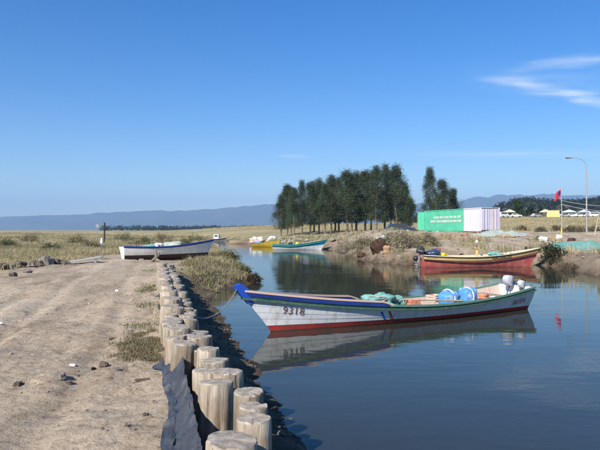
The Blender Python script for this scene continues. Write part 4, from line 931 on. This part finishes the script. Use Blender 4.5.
lump('net_bundle', B7, (2.5, 0, .25), (.6, .34, .2), M['net_pale'], 'pale green fishing net piled in the beached white boat', 'net', 31, .25)
lump('net_bundle', B7, (1.3, .05, .3), (.4, .3, .12), M['net_teal'], 'teal net spread at the stern of the beached white boat', 'net', 32, .25)
lump('white_sack', B7, (1.75, 0, .4), (.2, .16, .12), M['bag'], 'white sack on the nets in the beached boat', 'sack', 33, .2)
# driftwood stump leaning on the beached boat
o = empty('driftwood_stump', (at(156, 27.6), 27.6, gz(at(156, 27.6), 27.6)), 0, 'forked grey driftwood stump leaning on the beached boat', 'stump'); o.scale = (.75, .75, .72)
mb = MB(); mb.tube([(-.3, 0, .02), (-.12, .05, .16), (0, .1, .32), (-.04, .2, .62), (-.06, .25, .8)], [.10, .12, .11, .08, .05], 9); mb.tube([(0, .1, .3), (.16, .12, .42), (.2, .16, .66)], [.08, .06, .03], 8); mb.tube([(0, .05, .2), (.25, -.1, .08), (.5, -.12, 0)], [.09, .07, .04], 8)
mb.build('branches', M['trunk'], o)

# mooring rope from the wall to the bow
bow = world(B1, (h.pt(1, .92)[0] + .12, 0, 1.06)); post = Vector((float(wall_x(9.6)) + .12, 9.6, 1.02))
pts_ = [post.lerp(bow, i / 24) - Vector((0, 0, .30 * 4 * (i / 24) * (1 - i / 24))) for i in range(25)]
mb = MB(); mb.tube([p - post for p in pts_], .009, 5); o = mb.build('mooring_rope', M['rope']); o.location = post; tag(o, 'thin mooring rope from the log wall to the blue bow', 'rope')

# ------------------------------------------------------------------ container
def container():
    p0 = np.array((at(480.5, 63.2), 63.2)); ang = math.atan2(75.0 - 63.2, at(424, 75) - p0[0])
    o = empty('shipping_container', (p0[0] + 1.22 * math.sin(ang), p0[1] - 1.22 * math.cos(ang), 2.25), ang, 'green and white shipping container with lilac striped end, standing on the far bank', 'container')
    L_, W_, H_ = 12.2, 2.44, 2.6          # local +x runs away along the visible side, local +y is to its left (the visible side), end at x=0
    sgn = 1
    def corr(x0, x1, y, z0, z1, mat_, name, step=.28, dp=.036, axis_='x'):
        V = []; F = []; x = x0; prof = []
        while x < x1 - 1e-6:
            for dx_, d_ in ((0, 0), (.07, 0), (.11, dp), (.24, dp)):
                if x + dx_ < x1: prof.append((x + dx_, d_))
            x += step
        prof.append((x1, 0))
        for (xx, d_) in prof:
            for z in (z0, z1): V.append((xx, y - d_ * (1 if y > 0 else -1), z) if axis_ == 'x' else (y + d_, xx, z))
        for i in range(len(prof) - 1): F.append((2 * i, 2 * i + 2, 2 * i + 3, 2 * i + 1))
        mb = MB(); mb.add(V, F); return mb.build(name, mat_, o)
    hy = W_ / 2
    corr(.12, 3.3, hy - .02, .16, H_ - .12, M['cwhite'], 'side_panel'); corr(3.31, L_ - .12, hy - .02, .16, H_ - .12, M['cgreen'], 'side_panel')
    corr(.12, L_ - .12, -hy + .02, .16, H_ - .12, M['cwhite'], 'side_panel')
    mb = MB(); mb.box((L_ / 2, 0, H_ - .03), (L_ - .1, W_ - .04, .05)); mb.build('roof', M['cwhite'], o)
    mb = MB(); mb.box((L_ / 2, 0, .08), (L_ - .2, W_ - .2, .1)); mb.build('floor', M['grey'], o)
    for yy in (-hy + .05, hy - .05):
        for (xa, xb, mm) in ((0, 3.3, 'cwhite'), (3.3, L_, 'cgreen')):
            for zz in (.08, H_ - .06): mb = MB(); mb.box(((xa + xb) / 2, yy, zz), (xb - xa - .004, .10, .15 if zz < 1 else .11)); mb.build('rail', M[mm], o)
        for xx, mm in ((.07, 'cwhite'), (L_ - .07, 'cgreen')): mb = MB(); mb.box((xx, yy, H_ / 2), (.15, .13, H_ + .01), bev=.01); mb.build('corner_post', M[mm], o)
    for yy in (-.58, .58):
        mb = MB(); mb.box((-.01, yy, H_ / 2), (.06, 1.10, H_ - .3), bev=.01); d = mb.build('door', M['cwhite'], o)
        for q in range(4): mb = MB(); mb.box((-.055, yy - .42 + .28 * q, H_ / 2), (.02, .045, H_ - .34)); mb.build('stripe', M['lilac'] if q != 2 or yy > 0 else M['yellow'], d)
        for q in (-.2, .25): mb = MB(); mb.tube([(-.09, yy + q, .2), (-.09, yy + q, H_ - .2)], .02, 6); mb.build('lock_rod', M['steel'], d)
    mb = MB(); mb.box((L_ - .01, .9 - .3, H_ / 2), (.05, 1.1, H_ - .3)); mb.build('door', M['cgreen'], o)
    mb = MB(); mb.box((L_ + .45, hy + .25, H_ / 2), (1.0, .06, H_ - .3), Matrix.Rotation(R(30), 3, 'Z')); od = mb.build('open_door', M['cgreen'], o)
    rr = random.Random(3)
    for row, z in ((0, 1.68), (1, 1.20)):
        mb = MB(); x = 3.7
        while x < 10.0 + row * .4:
            n = rr.randint(3, 8)
            for q in range(n):
                w_ = rr.choice((.14, .17, .2)); mb.box((x + w_ / 2, hy + .003, z), (.05, .012, .28)); mb.box((x + w_ - .03, hy + .003, z), (.045, .012, .28))
                mb.box((x + w_ / 2, hy + .004, z + rr.choice((-.11, 0, .11))), (w_ - .02, .012, .05)); x += w_ + .03
            x += .16
        tag(mb.build('side_lettering', M['white'], o), kind='stuff')
    mb = MB()
    for xx in (.6, 6, 11.6):
        mb.box((xx, .8, -.05), (.5, .3, .16)); mb.box((xx, -.8, -.05), (.5, .3, .16))
    mb.build('footing', M['grey'], o)
    return o
container()

# ------------------------------------------------------------------ lamp post, flag, poles, ropes
x, y = at(586.5, 69), 69.0; z = gz(x, y)
o = empty('street_lamp', (x, y, z), 0, 'tall grey street lamp with curved arm on the far bank', 'street lamp')
mb = MB(); mb.tube([(0, 0, -.3), (0, 0, 4.5), (-.02, 0, 7.9)], [.10, .085, .06], 10); mb.build('pole', M['steel'], o)
mb = MB(); mb.tube([(-.02, 0, 7.85), (-.12, 0, 8.35), (-.5, 0, 8.72), (-1.1, 0, 8.88), (-1.75, 0, 8.95)], [.055, .05, .045, .04, .04], 8); mb.build('arm', M['steel'], o)
mb = MB(); mb.box((-2.1, 0, 8.95), (.75, .28, .16), Matrix.Rotation(R(4), 3, 'Y'), bev=.05); hd = mb.build('lamp_head', M['grey'], o); mb = MB(); mb.box((-2.15, 0, 8.86), (.5, .2, .05), bev=.02); mb.build('lens', M['glass'], hd)
mb = MB(); mb.box((0, 0, .02), (.5, .5, .25), bev=.03); mb.build('footing', M['rock'], o)
x, y = at(561.5, 50), 50.0; z = gz(x, y)
o = empty('flag_pole', (x, y, z), 0, 'thin pole flying a limp red and navy flag on the far bank', 'flag')
mb = MB(); mb.tube([(0, 0, -.3), (.03, 0, 2.0), (-.05, 0, 4.3)], [.045, .035, .02], 7); mb.build('pole', M['bamboo'], o)
V = []; F = []; mi = []; nu_, nv_ = 14, 12
for i in range(nu_ + 1):
    for j in range(nv_ + 1):
        u, v = i / nu_, j / nv_; V.append((-.06 - .52 * u + .05 * math.sin(8 * u + 3 * v), .09 * math.sin(9 * u + 2 * v) * u + .05 * math.sin(14 * u), 4.25 - .62 * v - .48 * u ** 1.4))
for i in range(nu_):
    for j in range(nv_): F.append((i * (nv_ + 1) + j, (i + 1) * (nv_ + 1) + j, (i + 1) * (nv_ + 1) + j + 1, i * (nv_ + 1) + j + 1)); mi.append(1 if i < 6 and 1 < j < 9 else 0)
me = bpy.data.meshes.new('cloth'); me.from_pydata(V, [], F); me.materials.append(M['flagred']); me.materials.append(M['flagblue']); me.polygons.foreach_set('material_index', mi); me.polygons.foreach_set('use_smooth', [True] * len(F)); fo = link('cloth', me, o)
sm = fo.modifiers.new('thick', 'SOLIDIFY'); sm.thickness = .006
mb = MB(); mb.tube([(0, .03, .9), (.02, .05, .6), (0, .04, .3)], [.05, .08, .05], 7); mb.build('cloth_tie', M['yelplastic'], o)
# leaning pale poles with a slung rope near the right edge of the view
x, y = at(597, 52), 52.0; z = gz(x, y)
o = empty('leaning_frame', (x, y, z), 0, 'pale leaning pole frame standing right of the street lamp foot', 'frame')
mb = MB(); mb.tube([(-.25, 0, -.2), (.12, 0, 1.85)], .045, 8); mb.build('pole', M['bamboo'], o); mb = MB(); mb.tube([(.7, .3, -.2), (.15, 0, 1.85)], .04, 8); mb.build('pole', M['bamboo'], o); mb = MB(); mb.tube([(-1.0, .1, .12), (.6, -.1, .16)], .04, 8); mb.build('pole', M['bamboo'], o)
a = Vector((at(561.5, 50) + .02, 50, gz(at(561.5, 50), 50) + 2.95)); b = Vector((at(620, 50), 51, a.z - .62))
for k, (aa, bb_, lb) in enumerate(((a, b, 'pale rope slung from the flag pole toward the right edge, lower strand'), (a + Vector((0, 0, .32)), b + Vector((0, .3, .52)), 'pale rope slung from the flag pole toward the right edge, upper strand'))):
    mb = MB(); mb.tube([(bb_ - aa) * (i / 12) - Vector((0, 0, .5 * (i / 12) * (1 - i / 12))) for i in range(13)], .013, 5); q = mb.build('slung_rope', M['bag']); q.location = aa; tag(q, lb, 'rope')
x, y = b.x, b.y; o = empty('rope_post', (x, y, gz(x, y)), 0, 'plain post holding the slung ropes beyond the right edge', 'post'); mb = MB(); mb.tube([(0, 0, -.3), (0, 0, b.z - gz(x, y) + .8)], .05, 8); mb.build('pole', M['bamboo'], o)

# nets on the far bank
def net_patch(x, y, rx, ry, hgt_, material, label, seed):
    n = 26; V = []; k = []
    for j in range(n + 1):
        for i in range(n + 1):
            u, v = 2 * i / n - 1, 2 * j / n - 1; V.append((u, v))
    V = np.array(V); X = x + V[:, 0] * rx; Y = y + V[:, 1] * ry; r = np.hypot(V[:, 0], V[:, 1]) + .3 * fbm(X * .9, Y * .9, seed, 3)
    Z = land(X, Y) + .03 + hgt_ * sst(1.0, .2, r) * (.7 + 1.0 * (fbm(X * 2.2, Y * 2.2, seed + 3, 3) + .3))
    a_, b_ = np.meshgrid(np.arange(n), np.arange(n)); q = (b_ * (n + 1) + a_).ravel(); Qd = np.stack([q, q + 1, q + n + 2, q + n + 1], 1); Qd = Qd[r[Qd].mean(1) < .98]
    o = mesh_np('fishing_net', np.stack([X, Y, Z], 1), quads=Qd, mats=[material], smooth=True); tag(o, label, 'net'); return o
net_patch(at(592, 40), 41.5, 1.9, 3.2, .28, M['net_teal'], 'teal fishing net spread on the bank near the right edge', 3)
net_patch(at(503, 55), 56, 2.6, 3.5, .3, M['net_pale'], 'pale green net spread in front of the lilac container end', 4)
net_patch(at(382, 60), 61, 1.9, 3.0, .5, M['net_pale'], 'pale green net heaped on the mound left of the container', 5)
# rubbish and rocks on the far bank
def rock(name, x, y, r, material, label, cat, seed, group=None, sink=.25, amp=.3):
    mb = MB(); mb.blob((0, 0, r[2] * (1 - sink * 2) if False else r[2] * (1 - 2 * sink)), r, seed, amp, 11, 8, power=.85); o = mb.build(name, material, smooth=False); o.location = (x, y, gz(x, y)); o.rotation_euler.z = seed * 1.3
    return tag(o, label, cat, group)
for px, d, r, m_, lb, cat in ((543, 47, (.38, .3, .25), 'bag', 'white plastic sack lying on the bank left of the flag pole', 'sack'), (538, 48, (.3, .25, .2), 'black', 'black bag beside the white sack on the bank', 'bag'), (558.5, 48, (.25, .2, .2), 'bag', 'small pale sack at the foot of the flag pole', 'sack'),
                           (553, 48.5, (.3, .2, .15), 'ochre', 'ochre lump between the two pale sacks on the bank', 'lump'), (387.5, 43.6, (.34, .3, .36), 'ochre', 'square ochre block at the water edge beside the rusty heap', 'block'), (571, 46, (.5, .3, .15), 'rust', 'flat brown scrap lying right of the flag pole', 'scrap'),
                           (528, 42.5, (.3, .22, .18), 'black', 'small dark bag on the bank behind the red boat bow', 'bag')):
    rock('bank_' + cat, at(px, d), d, r, M[m_], lb, cat, int(px), amp=.18)
o = empty('rusty_heap', (at(379, 45), 45, gz(at(379, 45), 45) - .1), .3, 'dark rusty broken hull heap on the bank beside the ochre block', 'wreck')
mb = MB(); mb.blob((0, 0, .3), (.62, .5, .62), 8, .3, 14, 10, power=.7); mb.build('shell', M['rust'], o)
for k in range(5): mb = MB(); mb.box((-.5 + .25 * k, -.35, .4 + .1 * (k % 2)), (.1, .06, .9), Matrix.Rotation(.25 * (k - 2), 3, 'Y')); mb.build('plank', M['rust'], o)
o = empty('rusty_heap', (at(362, 48.3), 48.3, gz(at(362, 48.3), 48.3) - .1), 0, 'small dark rust coloured lump at the waterline left of the rusty heap', 'wreck'); mb = MB(); mb.blob((0, 0, .12), (.45, .35, .3), 9, .35, 12, 8); mb.build('shell', M['rust'], o)
o = empty('net_pile', (at(263, 92), 93, gz(at(263, 92), 93)), 0, 'white and purple pile of nets and sacks behind the yellow boat', 'net pile')
for k in range(7):
    mb = MB(); mb.blob((random.uniform(-1.6, 1.6), random.uniform(-.6, .6), .3 + random.uniform(0, .7)), (.7, .5, .4), k, .3, 12, 8); mb.build('sack', M[('bag', 'lilac', 'tan', 'bag', 'cream', 'tan', 'bag')[k]], o)
# rubble that nobody could count
def stones(name, P, size, material, seed):
    rng = np.random.default_rng(seed); base = np.array([(1, 0, 0), (-1, 0, 0), (0, 1, 0), (0, -1, 0), (0, 0, 1), (0, 0, -1), (.6, .6, .55), (-.6, .6, .5), (.6, -.6, .5), (-.6, -.6, .55)], float)
    tri = np.array([(0, 6, 8), (0, 2, 6), (2, 7, 6), (2, 1, 7), (1, 9, 7), (1, 3, 9), (3, 8, 9), (3, 0, 8), (4, 6, 7), (4, 7, 9), (4, 9, 8), (4, 8, 6), (5, 2, 0), (5, 1, 2), (5, 3, 1), (5, 0, 3)])
    n = len(P); s = size * (.4 + 1.1 * rng.random(n) ** 2); V = base[None] * (1 + .35 * rng.normal(size=(n, 10, 1))) * s[:, None, None] * np.array([1, .8, .6]) * (.7 + .6 * rng.random((n, 1, 3)))
    a = rng.random(n) * 6.28; c, s_ = np.cos(a)[:, None], np.sin(a)[:, None]; X = V[:, :, 0] * c - V[:, :, 1] * s_; Y = V[:, :, 0] * s_ + V[:, :, 1] * c; V = np.stack([X, Y, V[:, :, 2]], 2) + P[:, None, :]
    T = (tri[None] + (np.arange(n) * 10)[:, None, None]).reshape(-1, 3); col = np.repeat(.6 + .7 * rng.random((n, 1)), 10, 0) * np.ones((1, 3))
    return tag(mesh_np(name, V.reshape(-1, 3), tris=T, mats=[material], col=np.clip(col, 0, 1.3)), kind='stuff')
M['stone'] = mat('loose_stone', (.36, .31, .25), (.25, .21, .17), 2, .95, .4, attr=True)
M['mudstone'] = mat('wet_stone', (.14, .11, .085), (.09, .07, .055), 3, .8, .4, attr=True)
onpath = lambda x, y: (sdist(x, y, PATHP) < -.1) & (x < wall_x(y) - .3)
rng = np.random.default_rng(77)
stones('path_pebbles', scatter(2600, -9, 0, 2.5, 14, lambda x, y: onpath(x, y) & (vnoise(x * 1.2, y * 1.2, 5) > -.1), rng, 1.3), .012, M['stone'], 1)
stones('path_stones', scatter(900, -13, -1, 6, 40, onpath, rng), .03, M['stone'], 2)
M['clod'] = mat('earth_clod', (.25, .20, .15), (.14, .11, .08), 3, .95, .5, attr=True)
stones('path_clods', scatter(2600, -10, 0, 2.5, 20, lambda x, y: onpath(x, y) & (vnoise(x * .8, y * .8, 15) + .4 * vnoise(x * 3, y * 3, 16) > .08), rng, 1.4), .017, M['clod'], 8)
stones('bank_stones', scatter(5200, -5, 2, 3, 23, lambda x, y: (x > wall_x(y) + .1) & (sdist(x, y, CHAN) > -.25), rng), .042, M['mudstone'], 3)
stones('far_bank_rubble', scatter(3600, -9, 30, 29, 82, lambda x, y: right_cond(x, y) & (sdist(x, y, CHAN) < 14) & (vnoise(x / 2, y / 2, 55) > -.1), rng), .14, M['stone'], 4)
stones('tree_foot_rubble', scatter(900, -12, 14, 74, 92, lambda x, y: right_cond(x, y), rng), .3, M['stone'], 5)
stones('container_rubble', scatter(260, 10, 22, 52, 62, lambda x, y: right_cond(x, y), rng), .2, M['ochre'], 6)
# the row of rocks along the grass edge, each its own thing
edge = [(2, 269.5, .20), (12, 268.5, .16), (22, 266.5, .22), (31, 268, .15), (38, 266.5, .2), (46, 265, .3), (53, 264, .26), (60, 263, .2), (66, 264.5, .16), (28, 272, .13), (14, 275, .13)]
for k, (px, py, r) in enumerate(edge):
    d = 1.5 * 583 / (py - 230)
    rock('edge_rock', at(px, d), d, (r * 1.2, r, r * .8), M['darkrock'] if k % 2 == 0 else M['rock'], ('%s %s rock from the left along the grass edge' % (ORD[k], 'dark brown' if k % 2 == 0 else 'grey')) if k < 9 else ('small outlying rock below the grass edge row, %s one' % ('nearer' if k == 10 else 'farther')), 'rock', 900 + k, 'rocks along the grass edge')
for px, py, r, m_, lb, cat in ((62, 377, (.07, .055, .04), 'rock', 'grey stone lying on the dirt path foreground', 'stone'), (69.5, 379, (.035, .03, .025), 'darkrock', 'small dark clod touching the grey stone on the path', 'clod'), (104, 364, (.05, .04, .04), 'darkrock', 'black clod alone on the path left of the weeds', 'clod'),
                             (73, 366, (.038, .024, .014), 'bag', 'scrap of white litter on the path', 'litter'), (94, 366, (.03, .025, .02), 'stone', 'pale pebble between the white litter and the black clod', 'pebble'), (19, 383, (.05, .04, .022), 'darkrock', 'dark clod nearest the left edge of the path', 'clod'),
                             (143, 379, (.07, .02, .015), 'darkrock', 'dark twig scrap on the path near the sheeting', 'twig'), (146, 416, (.025, .02, .018), 'darkrock', 'tiny dark clod low on the path beside the sheeting', 'clod'), (1, 324, (.045, .04, .02), 'bag', 'white litter at the left edge of the path', 'litter'), (113, 338, (.06, .03, .02), 'darkrock', 'dark clod at the tip of the weed patch', 'clod'),
                             (116, 253, (.2, .12, .08), 'orange', 'small orange scrap on the dirt left of the beached boat', 'scrap'), (117, 288, (.04, .03, .03), 'bag', 'tiny white scrap halfway up the path', 'litter')):
    d = 1.5 * 583 / (py - 230); rock('path_' + cat, at(px, d), d, r, M[m_], lb, cat, int(px * 7 + py), amp=.25)
# weathered board lying at the grass edge
x, y = at(84, 26.5), 26.5; z = gz(x, y); o = empty('weathered_board', (x, y, z), R(18), 'grey weathered board propped on stones at the grass edge', 'board')
for k in range(4): mb = MB(); mb.box((0, -.30 + .2 * k, .17 + .01 * (k % 2)), (1.5 + .1 * (k % 3), .19, .035), Matrix.Rotation(R(-9), 3, 'Y') @ Matrix.Rotation(R(10), 3, 'X'), bev=.006); mb.build('plank', M['board'], o)
mb = MB(); mb.box((.5, 0, .1), (.12, .75, .25)); mb.build('batten', M['board'], o)
x, y = at(101, 31), 31.0; z = gz(x, y); o = empty('stake', (x, y, z), 0, 'thin stake with a white rag in the grass above the weathered board', 'stake'); mb = MB(); mb.tube([(0, 0, -.2), (.03, 0, 1.15)], .022, 6); mb.build('pole', M['trunk'], o); mb = MB(); mb.blob((.05, -.02, .85), (.08, .06, .16), 3, .3); mb.build('rag', M['bag'], o)
x, y = at(104.5, 62), 62.0; z = gz(x, y, False); o = empty('field_post', (x, y, z), 0, 'dark upright post alone in the meadow', 'post'); mb = MB(); mb.tube([(0, 0, -.3), (.02, 0, 2.3)], .085, 8); mb.build('pole', M['line'], o)
x, y = at(97.5, 62), 62.0; z = gz(x, y, False); o = empty('field_sign', (x, y, z), 0, 'pale round sign on a thin stick beside the dark meadow post', 'sign'); mb = MB(); mb.tube([(0, 0, -.3), (0, 0, 1.7)], .03, 6); mb.build('pole', M['grey'], o); mb = MB(); mb.tube([(0, -.03, 1.95), (0, .03, 1.95)], .19, 18, smooth=False); mb.build('disc', M['grey'], o)

# ------------------------------------------------------------------ the far camp: cars, van, tent
def car(px, d, rz, material, label, kind='car', s=1.0, group='cars parked at the far camp'):
    x = at(px, d); z = gz(x, d, False); o = empty('parked_car' if kind == 'car' else 'parked_van', (x, d, z), R(rz), label, 'car' if kind == 'car' else 'van', group); o.scale = (s, s, s)
    if kind == 'car':
        body = [(-2.1, .35), (-2.12, .75), (-1.9, .92), (-.95, .98), (1.0, .95), (1.95, .85), (2.1, .6), (2.1, .35)]; cab = [(-1.75, .93), (-1.25, 1.45), (.2, 1.48), (1.0, .95)]; win = [(-1.45, .98), (-1.12, 1.38), (.12, 1.40), (.72, .98)]
    else:
        body = [(-2.4, .35), (-2.4, 1.2), (1.6, 1.2), (2.35, 1.05), (2.4, .35)]; cab = [(-2.38, 1.2), (-2.3, 2.1), (1.0, 2.1), (1.7, 1.2)]; win = [(-2.0, 1.3), (-2.0, 1.9), (.9, 1.9), (1.35, 1.3)]
    mb = MB(); mb.prism(body, -.85, .85); mb.build('body', material, o); mb = MB(); mb.prism(cab, -.72, .72); cb_ = mb.build('cabin', material, o)
    for yy in (-.735, .725): mb = MB(); mb.prism(win, yy, yy + .01); mb.build('window', M['glass'], cb_)
    for xx in (-1.3, 1.3):
        for yy in (-.78, .78): mb = MB(); mb.tube([(xx, yy - .1, .33), (xx, yy + .1, .33)], .33, 14, smooth=False); mb.build('wheel', M['tyre'], o)
for px, d, rz, m_, lb, kd in ((503.5, 190, 10, 'carwhite', 'white van just right of the container end', 'van'), (516, 196, -5, 'carwhite', 'white car in front of the round green tree', 'car'), (536, 200, 8, 'cargrey', 'silver grey car left of the yellow tent', 'car'), (564.5, 202, 4, 'cargrey', 'silver car first right of the yellow tent', 'car'),
                              (572, 207, -6, 'carwhite', 'white car second right of the yellow tent', 'car'), (579, 205, 3, 'carwhite', 'white car left of the street lamp pole', 'car'), (589, 206, 8, 'cargrey', 'silver car right of the street lamp pole', 'car'), (595.5, 204, -4, 'carwhite', 'white van nearest the right edge of the far camp', 'van'), (603, 203, 5, 'carred', 'dark car at the right end of the far camp', 'car')):
    car(px, d, rz * 3, M[m_], lb, kd, .88)
car(400, 84, 15, M['carred'], 'dark blue car parked behind the mound left of the container', 'car', 1.0, None)
x, d = at(553, 198), 198; o = empty('tent', (x, d, gz(x, d, False)), R(-20), 'yellow ridge tent among the far parked cars', 'tent')
mb = MB(); mb.add([(-2.1, -1.6, 0), (2.1, -1.6, 0), (2.1, 1.6, 0), (-2.1, 1.6, 0), (-1.9, 0, 2.3), (1.9, 0, 2.3)], [(0, 1, 5, 4), (2, 3, 4, 5), (0, 4, 3), (1, 2, 5)]); mb.build('canopy', M['tentyellow'], o)
mb = MB(); mb.add([(-.5, -1.27, .02), (.5, -1.27, .02), (0, -.72, 1.25)], [(0, 1, 2)]); mb.build('doorway', M['orange'], o)
mb = MB(); mb.tube([(-2.3, 0, 2.32), (2.3, 0, 2.32)], .05, 6); mb.build('ridge_pole', M['bamboo'], o)
def gazebo(px, d, sz, material, label):
    x = at(px, d); o = empty('canopy_tent', (x, d, gz(x, d, False)), R(px * 7 % 40), label, 'canopy')
    for sx_ in (-1, 1):
        for sy_ in (-1, 1): mb = MB(); mb.tube([(sx_ * sz, sy_ * sz, -.1), (sx_ * sz, sy_ * sz, 1.9)], .05, 6); mb.build('pole', M['steel'], o)
    mb = MB(); e = sz * 1.08; mb.add([(-e, -e, 1.7), (e, -e, 1.7), (e, e, 1.7), (-e, e, 1.7), (-e, -e, 1.95), (e, -e, 1.95), (e, e, 1.95), (-e, e, 1.95), (0, 0, 2.8)], [(0, 1, 5, 4), (1, 2, 6, 5), (2, 3, 7, 6), (3, 0, 4, 7), (4, 5, 8), (5, 6, 8), (6, 7, 8), (7, 4, 8)]); mb.build('roof', material, o)
gazebo(545.5, 203, 1.3, M['cream'], 'pale canopy tent touching the yellow tent on its left'); gazebo(569, 211, 1.6, M['bag'], 'white canopy tent behind the cars right of the yellow tent'); gazebo(584, 210, 1.4, M['cwhite'], 'white canopy tent next to the street lamp pole, among the cars'); gazebo(509.5, 204, 1.3, M['cream'], 'cream canopy tent between the white van and the white car')
for k, (px, d) in enumerate(((529, 205), (540.5, 207), (532.5, 206))):
    V, F, T, _ = crown_mesh(320 + k, 3.6, 1.2, .15, 18, 40, .4, (.04, .055, .03)); x = at(px, d); o = empty('small_tree', (x, d, gz(x, d, False)), 0, 'small dark tree by the silver grey far car, %s of three' % ('leftmost', 'rightmost', 'middle')[k], 'tree', 'small trees at the far camp')
    mb = MB(); mb.tube([(0, 0, -.2), (0, 0, 2.6)], [.1, .04], 6); mb.build('trunk', M['trunk'], o); mesh_np('crown', V, quads=F, mats=[M['leaf']], col=T, parent=o)

# ------------------------------------------------------------------ haze
m = bpy.data.materials.new('haze'); m.use_nodes = True; t = m.node_tree; t.nodes.clear(); o_ = t.nodes.new('ShaderNodeOutputMaterial'); pv = t.nodes.new('ShaderNodeVolumePrincipled')
pv.inputs['Color'].default_value = (.42, .66, 1.0, 1); pv.inputs['Density'].default_value = 1.35e-4; pv.inputs['Anisotropy'].default_value = 0.0; t.links.new(pv.outputs[0], o_.inputs['Volume'])
mb = MB(); mb.box((0, 6200, 348), (21000, 14400, 701.0)); hz = mb.build('haze', m); tag(hz, kind='stuff')
